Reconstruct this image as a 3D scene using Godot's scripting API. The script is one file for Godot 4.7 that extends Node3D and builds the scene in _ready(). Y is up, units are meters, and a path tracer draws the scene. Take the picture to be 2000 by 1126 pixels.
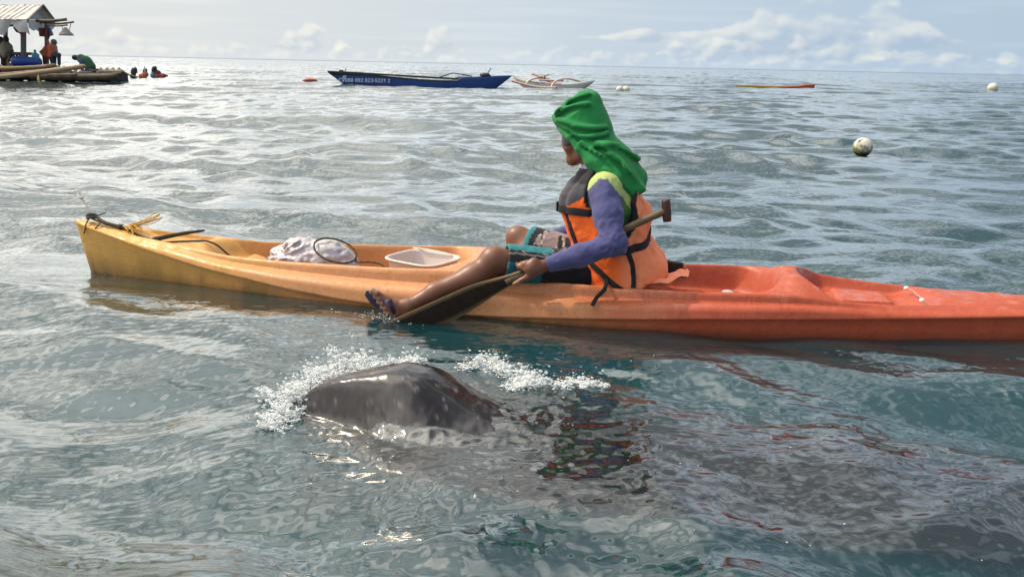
extends Node3D

# ---------------------------------------------------------------- set-up read first
const EYE := Vector3(0, 1.10, 0)
const FOCAL := 1600.0                       # in pixels of the 2000 px wide photograph
const PITCH := 0.266277
const ROLL := 0.020769
const SUN_AT := Vector3(-0.95, 1.22, -0.36)  # towards the sun
const P0 := Vector3(-2.24, 0, -4.2)          # bow of the kayak on the water
const YAW := 0.169297

var rng := RandomNumberGenerator.new()
var eye_basis := Basis()
var noise := FastNoiseLite.new()
var fine := FastNoiseLite.new()
var mats := {}


func _ready() -> void:
	rng.seed = 20
	setup_noise()
	set_camera()
	set_sky()
	set_sun()
	build_water()
	build_kayak()
	build_paddler()
	build_paddle()
	build_cargo()
	build_shark()
	build_splash()
	build_boats()
	build_floats()
	build_raft()
	build_far_people()


func setup_noise() -> void:
	noise.seed = 3
	noise.noise_type = FastNoiseLite.TYPE_SIMPLEX_SMOOTH
	noise.frequency = 1.0
	noise.fractal_octaves = 4
	fine.seed = 9
	fine.noise_type = FastNoiseLite.TYPE_SIMPLEX_SMOOTH
	fine.frequency = 1.0
	fine.fractal_octaves = 2


func set_camera() -> void:
	var c := Camera3D.new()
	c.name = "camera"
	eye_basis = Basis(Vector3.RIGHT, -PITCH) * Basis(Vector3.BACK, ROLL)
	c.transform = Transform3D(eye_basis, EYE)
	c.fov = rad_to_deg(2.0 * atan(563.0 / FOCAL))
	c.near = 0.05
	c.far = 20000.0
	add_child(c)
	c.current = true


func set_sun() -> void:
	var l := DirectionalLight3D.new()
	l.name = "sun"
	l.look_at_from_position(SUN_AT * 50.0, Vector3.ZERO, Vector3.UP)
	l.light_color = Color(1.0, 0.93, 0.82)
	l.light_energy = 1.35
	l.light_angular_distance = 1.0
	l.shadow_enabled = true
	add_child(l)


func smooth(a: float, b: float, x: float) -> float:
	var t := clampf((x - a) / (b - a), 0.0, 1.0)
	return t * t * (3.0 - 2.0 * t)


func sky_air(d: Vector3, sun: Vector3) -> Color:
	var ang := acos(clampf(d.dot(sun), -1.0, 1.0))
	var flat := Vector2(d.x, d.z).normalized().dot(Vector2(sun.x, sun.z).normalized())
	var side := smooth(-0.2, 1.0, flat)
	var r := lerpf(0.64, 0.95, side)
	var g := lerpf(0.81, 0.965, side)
	var b := lerpf(0.99, 0.93, side)
	var front := smooth(-0.7, 0.7, flat)
	var sky_boost := lerpf(0.84, 1.0, front) + (0.85 * smooth(0.09, 0.17, d.y) * smooth(0.46, 0.28, d.y) + 1.9 * smooth(0.46, 0.85, d.y)) * smooth(-0.5, 0.75, flat)  # sky above the view brightened in added bands, for water reflections and fill
	var warm := smooth(0.20, 0.6, d.y) * front
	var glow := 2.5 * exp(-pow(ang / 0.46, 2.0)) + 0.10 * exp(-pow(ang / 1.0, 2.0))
	return Color(lerpf(r, 0.93, warm) * sky_boost + glow, lerpf(g, 0.95, warm) * sky_boost + glow * 0.985, lerpf(b, 0.93, warm) * sky_boost + glow * 0.95)


func set_sky() -> void:
	var sun := SUN_AT.normalized()
	var w := 1024
	var h := 512
	var small := Image.create(w, h, false, Image.FORMAT_RGBF)
	var cl := FastNoiseLite.new()
	cl.seed = 5
	cl.frequency = 1.0
	cl.fractal_octaves = 5
	for j in h:
		var el := (0.5 - (j + 0.5) / h) * PI
		for i in w:
			var az := (i + 0.5) / w * TAU
			var d := Vector3(sin(az) * cos(el), sin(el), -cos(az) * cos(el))
			if el < -0.02:
				small.set_pixel(i, j, Color(0.10, 0.17, 0.19))
				continue
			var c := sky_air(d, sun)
			var v := cl.get_noise_3d(d.x * 2.2 / (d.y + 0.25), d.z * 2.2 / (d.y + 0.25), 0.3)
			var cover := smooth(-0.12, 0.22, v) * smooth(0.02, 0.16, d.y)
			var high := smooth(0.13, 0.28, d.y)
			var k := lerpf(1.0 + 0.12 * cover, lerpf(0.60, 1.42, cover), high)
			small.set_pixel(i, j, Color(c.r * k * lerpf(1.0, 1.08, cover), c.g * k, c.b * k * lerpf(1.0, 0.93, cover)))
	small.resize(4096, 2048, Image.INTERPOLATE_CUBIC)
	# the band above the horizon, finer, with its clouds
	var puff := FastNoiseLite.new()
	puff.seed = 17
	puff.frequency = 1.0
	puff.fractal_octaves = 5
	puff.fractal_gain = 0.46
	var thin := FastNoiseLite.new()
	thin.seed = 23
	thin.frequency = 1.0
	thin.fractal_octaves = 4
	for j in range(900, 1026):
		var el := (0.5 - (j + 0.5) / 2048.0) * PI
		var deg := rad_to_deg(el)
		var fade := smooth(11.0, 7.5, deg)
		for i in 4096:
			var az := (i + 0.5) / 4096.0 * TAU
			if az > PI:
				az -= TAU
			var d := Vector3(sin(az) * cos(el), sin(el), -cos(az) * cos(el))
			var was := small.get_pixel(i, j)
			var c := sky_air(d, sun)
			var adeg := rad_to_deg(az)
			var rx := sin(az) * 30.0
			var rz := cos(az) * 30.0
			# thin streaks of high cloud
			var st := thin.get_noise_3d(rx * 0.10, deg * 1.1, rz * 0.10)
			var sm := smooth(0.0, 0.5, st) * 0.55
			c = c.lerp(Color(c.r * 1.07 + 0.06, c.g * 1.05 + 0.05, c.b * 1.02 + 0.035), sm)
			# cumulus: a tall bank to the right, a row of small heads low down all round
			for layer in 3:
				var fx: float = [0.40, 0.75, 1.1][layer]
				var top_is := 0.0
				var foot: float = [1.85, 0.85, 0.30][layer]
				if layer == 0:
					top_is = 3.0 * exp(-pow((adeg - 20.0) / 5.6, 4.0)) + 0.7 * exp(-pow((adeg - 11.0) / 5.0, 2.0)) + 1.7 * smooth(0.16, 0.5, thin.get_noise_3d(rx * 0.11 + 5.0, 60.0, rz * 0.11)) * smooth(30.0, 60.0, absf(adeg))
				elif layer == 1:
					top_is = 1.5 * smooth(0.0, 0.45, thin.get_noise_3d(rx * 0.22, 40.0, rz * 0.22)) + 0.7 * exp(-pow((adeg - 19.0) / 7.0, 2.0))
				else:
					top_is = 0.75 + 0.5 * thin.get_noise_3d(rx * 0.3, 20.0, rz * 0.3)
				if top_is < 0.1:
					continue
				var h0 := (deg - foot) / top_is
				if h0 < -0.7 or h0 > 1.5:
					continue
				var n0: float = puff.get_noise_3d(rx * fx, deg * fx * 0.85 + layer * 9.0, rz * fx)
				var n1 := puff.get_noise_3d(sin(az - 0.006) * 30.0 * fx, (deg + 0.36) * fx * 0.85 + layer * 9.0, cos(az - 0.006) * 30.0 * fx)
				var den: float = n0 * 1.25 + [0.92, 0.66, 0.62][layer] - 0.95 * maxf(h0, 0.0) + minf(h0, 0.0) * 2.2
				var cov: float = smooth(0.0, 0.34, den) * [0.92, 0.75, 0.45][layer]
				var lit := clampf(0.22 + (n0 - n1) * 1.7 + h0 * 0.62, 0.0, 1.0)
				var dark := Color(c.r * 0.86 + 0.03, c.g * 0.88 + 0.03, c.b * 0.92 + 0.03)
				var light := Color(c.r * 0.80 + 0.42, c.g * 0.80 + 0.37, c.b * 0.80 + 0.26)
				c = c.lerp(dark.lerp(light, lit), cov)
			# a pale veil on the horizon
			c = c.lerp(Color(c.r * 1.03 + 0.02, c.g * 1.03 + 0.02, c.b * 1.03 + 0.03), smooth(1.2, 0.0, deg) * 0.7)
			small.set_pixel(i, j, was.lerp(c, fade))
	var m := PanoramaSkyMaterial.new()
	m.panorama = ImageTexture.create_from_image(small)
	var e := Environment.new()
	e.background_mode = Environment.BG_SKY
	e.sky = Sky.new()
	e.sky.sky_material = m
	e.tonemap_mode = Environment.TONE_MAPPER_LINEAR
	e.tonemap_exposure = 0.80
	e.sdfgi_enabled = true
	e.ssao_enabled = true
	e.ssil_enabled = true
	var we := WorldEnvironment.new()
	we.name = "environment"
	we.environment = e
	add_child(we)


# ---------------------------------------------------------------- helpers
func at(px: float, py: float, z: float) -> Vector3:      # the point of the world plane z that the photograph shows at a pixel
	var d := eye_basis * Vector3((px - 1000.0) / FOCAL, -(py - 563.0) / FOCAL, -1.0)
	return EYE + d * (z / d.z)


func kay(s: float, t: float, y: float) -> Vector3:      # along the kayak, across it, above the water
	return P0 + Vector3(cos(YAW), 0, sin(YAW)) * s + Vector3(-sin(YAW), 0, cos(YAW)) * t + Vector3(0, y, 0)


func to_kay(x: float, z: float) -> Vector2:
	var dx := x - P0.x
	var dz := z - P0.z
	return Vector2(dx * cos(YAW) + dz * sin(YAW), -dx * sin(YAW) + dz * cos(YAW))


func tab(a: Array, x: float) -> float:                  # smooth interpolation in a list of [x, y]
	var n := a.size()
	if x <= a[0][0]:
		return a[0][1]
	if x >= a[n - 1][0]:
		return a[n - 1][1]
	var i := 0
	while a[i + 1][0] < x:
		i += 1
	var x0: float = a[i][0]
	var x1: float = a[i + 1][0]
	var y0: float = a[i][1]
	var y1: float = a[i + 1][1]
	var d: float = (y1 - y0) / (x1 - x0)
	var m0 := d
	var m1 := d
	if i > 0:
		var dp: float = (y0 - a[i - 1][1]) / (x0 - a[i - 1][0])
		m0 = 0.0 if dp * d <= 0.0 else 2.0 * dp * d / (dp + d)
	if i < n - 2:
		var dn: float = (a[i + 2][1] - y1) / (a[i + 2][0] - x1)
		m1 = 0.0 if dn * d <= 0.0 else 2.0 * dn * d / (dn + d)
	var w := x1 - x0
	var t := (x - x0) / w
	var t2 := t * t
	var t3 := t2 * t
	return (2.0 * t3 - 3.0 * t2 + 1.0) * y0 + (t3 - 2.0 * t2 + t) * w * m0 + (-2.0 * t3 + 3.0 * t2) * y1 + (t3 - t2) * w * m1


func mat(called: String, rough := 0.7, opts := {}) -> StandardMaterial3D:
	if mats.has(called):
		return mats[called]
	var m := StandardMaterial3D.new()
	m.resource_name = called
	m.vertex_color_use_as_albedo = true
	m.roughness = rough
	for k in opts:
		m.set(k, opts[k])
	mats[called] = m
	return m


func numbered(parent: Node, called: String) -> String:
	if not parent.has_node(NodePath(called)):
		return called
	var k := 1
	while parent.has_node(NodePath("%s_%03d" % [called, k])):
		k += 1
	return "%s_%03d" % [called, k]


func thing(called: String, label: String, category: String, pos := Vector3.ZERO, group := "") -> Node3D:
	var o := Node3D.new()
	o.name = numbered(self, called)
	add_child(o, true)
	o.position = pos
	tag(o, label, category, group)
	return o


func tag(o: Node, label: String, category: String, group := "") -> void:
	o.set_meta("label", label)
	o.set_meta("category", category)
	if group != "":
		o.set_meta("group", group)


class Shape:
	var v := PackedVector3Array()
	var n := PackedVector3Array()
	var c := PackedColorArray()
	var uv := PackedVector2Array()
	var f := PackedInt32Array()

	# a sheet of nu rows of nv points
	func grid(p: PackedVector3Array, nu: int, nv: int, col: Variant, wrap_u := false, wrap_v := false) -> void:
		var b := v.size()
		v.append_array(p)
		if col is PackedColorArray:
			c.append_array(col)
		else:
			var cc := PackedColorArray()
			cc.resize(p.size())
			cc.fill(col)
			c.append_array(cc)
		var nn := PackedVector3Array()
		nn.resize(p.size())
		var mu := nu if wrap_u else nu - 1
		var mv := nv if wrap_v else nv - 1
		var at_f := f.size()
		f.resize(at_f + mu * mv * 6)
		for i in mu:
			var i1 := (i + 1) % nu
			for j in mv:
				var j1 := (j + 1) % nv
				var a := i * nv + j
				var d := i1 * nv + j
				var e := i1 * nv + j1
				var g := i * nv + j1
				var fn := (p[e] - p[a]).cross(p[g] - p[d])
				nn[a] += fn
				nn[d] += fn
				nn[e] += fn
				nn[g] += fn
				f[at_f] = b + a
				f[at_f + 1] = b + e
				f[at_f + 2] = b + d
				f[at_f + 3] = b + a
				f[at_f + 4] = b + g
				f[at_f + 5] = b + e
				at_f += 6
		for i in nn.size():
			nn[i] = nn[i].normalized()
		n.append_array(nn)

	# a round bar through points with a radius at each
	func tube(pts: Array, radii: Variant, col: Variant, sides := 8, caps := true, flat := 1.0, up := Vector3.UP) -> void:
		var m := pts.size()
		var p := PackedVector3Array()
		var cc := PackedColorArray()
		var last := Vector3.ZERO
		for i in m:
			var a: Vector3 = pts[maxi(i - 1, 0)]
			var b: Vector3 = pts[mini(i + 1, m - 1)]
			var dir := (b - a).normalized()
			if last == Vector3.ZERO:
				last = dir.cross(up)
				if last.length() < 0.1:
					last = dir.cross(Vector3(1, 0.2, 0.3))
			var side := (last - dir * last.dot(dir)).normalized()
			last = side
			var top := side.cross(dir).normalized()
			var r: float = radii if radii is float else radii[i]
			var col_i: Color = col[i] if col is Array else col
			for k in sides:
				var an := TAU * k / sides
				p.append(pts[i] + side * cos(an) * r + top * sin(an) * r * flat)
				cc.append(col_i)
		if caps:
			var q := PackedVector3Array()
			var qc := PackedColorArray()
			for k in sides:
				q.append(pts[0])
				qc.append(cc[0])
			q.append_array(p)
			qc.append_array(cc)
			for k in sides:
				q.append(pts[m - 1])
				qc.append(cc[cc.size() - 1])
			p = q
			cc = qc
			m += 2
		grid(p, m, sides, cc, false, true)

	func ball(o: Vector3, r: Vector3, col: Color, nu := 10, nv := 14, wob: FastNoiseLite = null, amount := 0.0) -> void:
		var p := PackedVector3Array()
		for i in nu + 1:
			var e := PI * i / nu
			for j in nv:
				var a := TAU * j / nv
				var d := Vector3(sin(e) * cos(a), -cos(e), sin(e) * sin(a))
				var k := 1.0
				if wob:
					k += amount * wob.get_noise_3dv(d * 2.0 + o * 3.0)
				p.append(o + d * r * k)
		grid(p, nu + 1, nv, col, false, true)

	# a box with softened corners: half sizes h in the axes of b
	func box(o: Vector3, h: Vector3, col: Color, b := Basis(), soft := 0.15) -> void:
		var s := minf(h.x, minf(h.y, h.z)) * soft
		var ring := func(y: float, ex: float, ez: float) -> PackedVector3Array:
			var q := PackedVector3Array()
			for k in [[-1, -1, 1, 0], [-1, -1, 0, 1], [-1, 1, 0, -1], [-1, 1, 1, 0], [1, 1, -1, 0], [1, 1, 0, -1], [1, -1, 0, 1], [1, -1, -1, 0]]:
				q.append(o + b * Vector3(k[0] * ex + k[2] * s, y, k[1] * ez + k[3] * s))
			return q
		var p := PackedVector3Array()
		var levels := [[-h.y, 0.0], [-h.y, 1.0], [-h.y + s, 2.0], [h.y - s, 2.0], [h.y, 1.0], [h.y, 0.0]]
		for l in levels:
			var q: PackedVector3Array
			if l[1] == 0.0:
				q = PackedVector3Array()
				for k in 8:
					q.append(o + b * Vector3(0, l[0], 0))
			else:
				var inset: float = 0.0 if l[1] == 2.0 else s
				q = ring.call(l[0], h.x - inset, h.z - inset)
			p.append_array(q)
		# faces get normals of their own
		flat_grid(p, 6, 8, col)

	func flat_grid(p: PackedVector3Array, nu: int, nv: int, col: Color) -> void:
		for i in nu - 1:
			for j in nv:
				var j1 := (j + 1) % nv
				var q := [p[i * nv + j], p[(i + 1) * nv + j], p[(i + 1) * nv + j1], p[i * nv + j1]]
				var fn: Vector3 = (q[2] - q[0]).cross(q[3] - q[1]).normalized()
				var b := v.size()
				for x in q:
					v.append(x)
					n.append(fn)
					c.append(col)
				f.append_array(PackedInt32Array([b, b + 2, b + 1, b, b + 3, b + 2]))

	func outward(from: int, o: Vector3) -> void:       # turns normals of what was added last away from a point
		var s := 0.0
		for i in range(from, v.size()):
			s += n[i].dot(v[i] - o)
		if s < 0.0:
			for i in range(from, v.size()):
				n[i] = -n[i]

	func mesh(m: Material) -> ArrayMesh:
		for i in range(0, f.size(), 3):
			var a := f[i]
			var b := f[i + 1]
			var d := f[i + 2]
			if (v[b] - v[a]).cross(v[d] - v[a]).dot(n[a] + n[b] + n[d]) > 0.0:
				f[i + 1] = d
				f[i + 2] = b
		var arr := []
		arr.resize(Mesh.ARRAY_MAX)
		arr[Mesh.ARRAY_VERTEX] = v
		arr[Mesh.ARRAY_NORMAL] = n
		arr[Mesh.ARRAY_COLOR] = c
		if uv.size() == v.size():
			arr[Mesh.ARRAY_TEX_UV] = uv
		arr[Mesh.ARRAY_INDEX] = f
		var am := ArrayMesh.new()
		am.add_surface_from_arrays(Mesh.PRIMITIVE_TRIANGLES, arr)
		am.surface_set_material(0, m)
		return am


func put(sh: Shape, called: String, m: Material, parent: Node = null) -> MeshInstance3D:
	var o := MeshInstance3D.new()
	var p: Node = parent if parent else self
	o.name = numbered(p, called)
	o.mesh = sh.mesh(m)
	p.add_child(o, true)
	return o


func curve(pts: Array, n: int) -> Array:                # a smooth line through points
	var out := []
	var m := pts.size()
	for i in n:
		var x := float(i) / (n - 1) * (m - 1)
		var k := mini(int(x), m - 2)
		var t := x - k
		var a: Vector3 = pts[maxi(k - 1, 0)]
		var b: Vector3 = pts[k]
		var c: Vector3 = pts[k + 1]
		var d: Vector3 = pts[mini(k + 2, m - 1)]
		out.append(b.cubic_interpolate(c, a, d, t))
	return out


func grain(seed_is: int, freq: float, size := 256) -> NoiseTexture2D:
	var t := NoiseTexture2D.new()
	t.width = size
	t.height = size
	t.seamless = true
	var f := FastNoiseLite.new()
	f.seed = seed_is
	f.frequency = freq
	f.fractal_octaves = 4
	t.noise = f
	return t


# ---------------------------------------------------------------- water
var shark_o := Vector3(-0.70, 0, -2.55)
var shark_yaw := 0.20
const SHARK_TOP := [[-0.02, -0.10], [0.0, -0.02], [0.03, 0.036], [0.10, 0.076], [0.22, 0.112], [0.34, 0.138], [0.41, 0.128], [0.49, 0.088], [0.59, 0.036], [0.72, 0.000], [0.95, -0.020], [1.3, -0.032], [2.0, -0.045], [3.2, -0.14], [5.0, -0.5]]
const SHARK_HALF := [[-0.02, 0.0], [0.0, 0.14], [0.03, 0.24], [0.10, 0.32], [0.3, 0.40], [0.6, 0.46], [1.2, 0.54], [2.2, 0.54], [3.2, 0.36], [5.0, 0.1]]


func to_shark(x: float, z: float) -> Vector2:
	var dx := x - shark_o.x
	var dz := z - shark_o.z
	return Vector2(dx * cos(shark_yaw) + dz * sin(shark_yaw), -dx * sin(shark_yaw) + dz * cos(shark_yaw))


func shark_height(s: float, t: float) -> float:
	var hw := tab(SHARK_HALF, s)
	if hw <= 0.001:
		return -1.0
	var top := tab(SHARK_TOP, s)
	if t < 0.0:                      # the far flank falls off round
		var e := -t / (hw * 0.86)
		return -1.0 if e >= 1.0 else top - 0.30 * (1.0 - sqrt(1.0 - pow(e, 2.2)))
	var e := t / (hw * lerpf(0.42, 1.0, smooth(0.02, 0.5, s)))                  # the near flank slopes away gently under its film of water
	if e >= 1.0:
		return -1.0
	var y := lerpf(top, minf(top - 0.02, -0.022), smooth(0.02, 0.56, e))
	return y - 0.30 * (1.0 - sqrt(1.0 - pow(e, 9.0)))


var wave_kx := PackedFloat32Array()
var wave_kz := PackedFloat32Array()
var wave_a := PackedFloat32Array()
var wave_p := PackedFloat32Array()
var wave_l := PackedFloat32Array()
var ring_at := []


func build_water() -> void:
	var r := RandomNumberGenerator.new()
	r.seed = 77
	var n := 42
	for i in n:
		var lam := 0.075 * pow(66.0, float(i) / (n - 1)) * r.randf_range(0.93, 1.07)
		var spread := 0.95 if lam < 0.8 else 0.6
		var dir := PI * 0.5 + 0.22 + r.randfn(0.0, spread * 0.55)
		var slope := 0.024 if lam < 0.24 else (0.072 if lam < 0.45 else (0.088 if lam < 0.9 else 0.036))
		wave_l.append(lam)
		wave_a.append(slope * lam / TAU)
		wave_kx.append(TAU / lam * cos(dir))
		wave_kz.append(TAU / lam * sin(dir))
		wave_p.append(r.randf_range(0, TAU))
	for i in 26:
		var p := at(r.randf_range(20, 900), r.randf_range(880, 1120), -2.2)
		var d := eye_basis * Vector3((r.randf_range(10, 1000) - 1000.0) / FOCAL, -(r.randf_range(860, 1120) - 563.0) / FOCAL, -1.0)
		p = EYE + d * (-EYE.y / d.y)
		ring_at.append([p.x, p.z, r.randf_range(0.02, 0.07), r.randf_range(0.0006, 0.0016)])

	var dist := PackedFloat32Array()
	var q := 0.9
	while q < 9000.0:
		dist.append(q)
		q += maxf(0.0145, 0.0042 * q) if q < 130.0 else 0.035 * q
	var ang := PackedFloat32Array()
	var a := -PI
	while a < PI - 0.001:
		ang.append(a)
		var off := absf(a)
		a += 0.0036 if off < 0.66 else (0.012 if off < 1.1 else 0.06)
	var nu := dist.size()
	var nv := ang.size()
	var p := PackedVector3Array()
	p.resize(nu * nv)
	var col := PackedColorArray()
	col.resize(nu * nv)
	var uv := PackedVector2Array()
	uv.resize(nu * nv)
	var k := 0
	for i in nu:
		var d := dist[i]
		var near_step := maxf(0.0145, 0.0042 * d)
		for j in nv:
			var x := sin(ang[j]) * d
			var z := -cos(ang[j]) * d
			var step := near_step
			if absf(ang[j]) > 0.70:
				step = d * 0.03
			var y := sea(x, z, step)
			p[k] = Vector3(x, y, z)
			var wx := 0.10 * fine.get_noise_2d(x * 0.7, z * 0.7) if d < 40.0 else 0.0
			var wz := 0.10 * fine.get_noise_2d(x * 0.7 + 30.0, z * 0.7) if d < 40.0 else 0.0
			uv[k] = Vector2(x + wx, z + wz) / 1.7
			col[k] = Color(0.005, 0.047, 0.058)
			if d < 6.0:
				# where the shark lies just below, the water is too shallow to show a colour of its own
				var q2 := to_shark(x, z)
				if q2.x > 0.0 and q2.x < 5.0:
					var thin := smooth(-0.16, -0.04, shark_height(q2.x, q2.y))
					col[k] = col[k].lerp(Color(0.012, 0.011, 0.012), thin * 0.92)
			k += 1
	# one more ring of triangles closes the sheet under the camera
	var sh := Shape.new()
	sh.grid(p, nu, nv, col, false, true)
	sh.uv.append_array(uv)
	for i in sh.n.size():
		if sh.n[i].y < 0.0:
			sh.n[i] = -sh.n[i]
	# far out the small waves are finer than the sheet: there they live on in its normals, which lean towards whoever looks along the sea
	for i in nu:
		var far := smooth(14.0, 60.0, dist[i])
		if far <= 0.0:
			continue
		for j in nv:
			var e := i * nv + j
			var q0 := p[e]
			var gust := 0.75 + 0.7 * fine.get_noise_2d(q0.x * 0.035, q0.z * 0.022) + 0.5 * fine.get_noise_2d(q0.x * 0.2, q0.z * 0.12)
			var lean := absf(r.randfn(0.0, 0.11)) * far * maxf(gust, 0.2)
			var away := Vector3(q0.x, 0, q0.z).normalized()
			sh.n[e] = (sh.n[e] - away * lean + Vector3(-away.z, 0, away.x) * r.randfn(0.0, 0.05) * far).normalized()
	sh.v.append(Vector3(0, sea(0, 0, 0.05), 0))
	sh.n.append(Vector3.UP)
	sh.c.append(col[0])
	sh.uv.append(Vector2.ZERO)
	var mid := sh.v.size() - 1
	for j in nv:
		sh.f.append_array(PackedInt32Array([mid, j, (j + 1) % nv]))
	var m := StandardMaterial3D.new()
	m.resource_name = "sea_water"
	m.vertex_color_use_as_albedo = true
	m.transparency = BaseMaterial3D.TRANSPARENCY_ALPHA
	m.albedo_color = Color(1, 1, 1, 0.60)
	m.roughness = 0.03
	m.metallic_specular = 0.7
	m.clearcoat_enabled = true
	m.clearcoat = 1.0
	m.clearcoat_roughness = 0.03
	m.normal_enabled = true
	m.normal_texture = ripple_map()
	m.normal_scale = 0.05
	var o := put(sh, "water", m)
	o.set_meta("kind", "structure")
	var bed := Shape.new()
	var bp := PackedVector3Array()
	for i in 2:
		for j in 2:
			bp.append(Vector3(-9000 + 18000 * i, -3.2, -9000 + 18000 * j))
	bed.grid(bp, 2, 2, Color(0.008, 0.060, 0.070))
	for i in bed.n.size():
		bed.n[i] = Vector3.UP
	o = put(bed, "seabed", mat("seabed", 1.0))
	o.set_meta("kind", "structure")


func sea(x: float, z: float, step: float) -> float:
	var d := sqrt(x * x + z * z)
	var wx := x
	var wz := z
	if d < 150.0:
		wx += 0.22 * fine.get_noise_2d(x * 0.45, z * 0.45)
		wz += 0.16 * fine.get_noise_2d(x * 0.45 - 70.0, z * 0.45)
	var calm := 0.75 + 0.5 * fine.get_noise_2d(x * 0.16 + 9.0, z * 0.11) + 0.45 * fine.get_noise_2d(x * 0.55 + 9.0, z * 0.7)
	var y := 0.0
	for i in wave_a.size():
		var lam := wave_l[i]
		if lam < step * 2.6:
			continue
		var s := sin(wave_kx[i] * wx + wave_kz[i] * wz + wave_p[i])
		var am := wave_a[i] * minf(1.0, (lam / step - 2.6) * 0.5)
		if lam < 1.0:
			am *= calm
		y += am * (s + 0.22 * s * s)
	if d < 9.0:
		# inside the hull the sheet dips out of the way
		var k := to_kay(x, z)
		if k.x > -1.0 and k.x < 6.0:
			var b := maxf(tab(HULL_HALF, k.x) - 0.03, 0.0)
			var inside := b - absf(k.y)
			var ends := maxf(maxf(-k.x, k.x - 5.0), 0.0)
			var off := sqrt(ends * ends + pow(maxf(0.0, -inside), 2.0))
			y *= lerpf(0.34, 1.0, smooth(0.05, 0.75, off))
			if inside > 0.0 and b > 0.0:
				y = minf(y, lerpf(y, -0.075, smooth(0.0, 0.03, inside)))
		# churned water round the shark, and the film that runs over its near flank and back
		var q := to_shark(x, z)
		if q.x > -0.6 and q.x < 3.4 and absf(q.y) < 1.3:
			var rough := smooth(0.85, 0.2, absf(q.y)) * smooth(-0.35, 0.05, q.x) * smooth(2.8, 1.2, q.x)
			var crumple := 0.014 * noise.get_noise_2d(x * 3.2, z * 3.6) + 0.010 * (0.35 - absf(noise.get_noise_2d(x * 4.0 + 30.0, z * 9.0)))
			y *= lerpf(1.0, 0.45, smooth(0.9, 0.3, absf(q.y)) * smooth(-0.5, -0.1, q.x) * smooth(2.0, 1.0, q.x))
			y += rough * crumple
			var hh := shark_height(q.x, q.y)
			if hh > -0.2:
				var wet := smooth(0.05, 0.14, q.y) * smooth(0.18, 0.34, q.x)
				wet = maxf(wet, smooth(0.52, 0.72, q.x))
				var skin := hh + 0.005 + 0.010 * noise.get_noise_2d(x * 4.5 - z * 3.0, z * 11.0 + x * 3.0) + 0.009 * (0.3 - absf(noise.get_noise_2d(x * 8.0 + 50.0, z * 17.0)))
				y = lerpf(y, maxf(y * 0.5, skin), wet * smooth(-0.12, -0.035, hh) * smooth(0.075, 0.012, hh))
		for e in ring_at:
			var rr := Vector2(x - e[0], z - e[1]).length()
			if rr < 0.16:
				y += e[3] * cos((rr - e[2]) * TAU / 0.034) * exp(-pow((rr - e[2]) / 0.03, 2.0))
	return y


func ripple_map() -> ImageTexture:
	var n := 512
	var r := RandomNumberGenerator.new()
	r.seed = 4
	var hs := PackedFloat32Array()
	hs.resize(n * n)
	for w in 26:
		var lam_n := r.randf_range(9.0, 52.0)
		var dir := PI * 0.5 + r.randfn(0.0, 0.75)
		var kx := int(round(lam_n * cos(dir)))
		var ky := int(round(lam_n * sin(dir)))
		var kk := sqrt(float(kx * kx + ky * ky)) + 0.01
		var amp := 1.0 / pow(kk, 1.15)
		var ph := r.randf_range(0, TAU)
		for j in n:
			var base := TAU * ky * j / n + ph
			var st := TAU * kx / n
			for i in n:
				hs[j * n + i] += amp * sin(base + st * i)
	var im := Image.create(n, n, false, Image.FORMAT_RGB8)
	var sc := n * 0.055
	for j in n:
		for i in n:
			var gx := (hs[j * n + (i + 1) % n] - hs[j * n + (i - 1 + n) % n]) * sc
			var gy := (hs[((j + 1) % n) * n + i] - hs[((j - 1 + n) % n) * n + i]) * sc
			var v := Vector3(-gx, gy, 1.0).normalized()
			im.set_pixel(i, j, Color(v.x * 0.5 + 0.5, v.y * 0.5 + 0.5, v.z * 0.5 + 0.5))
	return ImageTexture.create_from_image(im)


# ---------------------------------------------------------------- kayak
const HULL_HALF := [[-0.05, 0.0], [-0.036, 0.018], [0.0, 0.036], [0.29, 0.122], [0.63, 0.195], [0.8, 0.235], [1.06, 0.285], [1.3, 0.32], [1.64, 0.35], [2.13, 0.37], [2.5, 0.372], [2.86, 0.37], [3.2, 0.355], [3.84, 0.28], [4.46, 0.175], [4.9, 0.07], [5.02, 0.0]]
const HULL_CREASE := [[-0.05, 0.266], [0.19, 0.225], [0.38, 0.190], [0.61, 0.153], [0.8, 0.126], [1.06, 0.098], [1.3, 0.072], [1.64, 0.046], [2.13, 0.030], [2.5, 0.042], [2.86, 0.062], [3.2, 0.082], [3.84, 0.107], [4.46, 0.128], [4.9, 0.142], [5.02, 0.146]]
const RIM_HALF := [[-0.05, 0.0], [-0.036, 0.012], [0.0, 0.026], [0.19, 0.062], [0.38, 0.095], [0.69, 0.14], [0.945, 0.175], [1.19, 0.203], [1.42, 0.222], [1.72, 0.240], [2.05, 0.252], [2.45, 0.257], [2.95, 0.262], [3.275, 0.262], [3.57, 0.250], [3.76, 0.235], [4.02, 0.185], [4.2, 0.145], [4.5, 0.09], [4.9, 0.03], [5.02, 0.0]]
const RIM_HIGH := [[-0.05, 0.268], [0.19, 0.243], [0.38, 0.222], [0.69, 0.196], [0.945, 0.177], [1.19, 0.176], [1.42, 0.180], [1.72, 0.186], [2.05, 0.198], [2.3, 0.187], [2.45, 0.172], [2.95, 0.168], [3.275, 0.176], [3.42, 0.180], [3.55, 0.180], [3.62, 0.174], [3.70, 0.166], [3.80, 0.158], [4.02, 0.150], [4.16, 0.150], [4.5, 0.160], [4.9, 0.157], [5.02, 0.156]]


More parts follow.
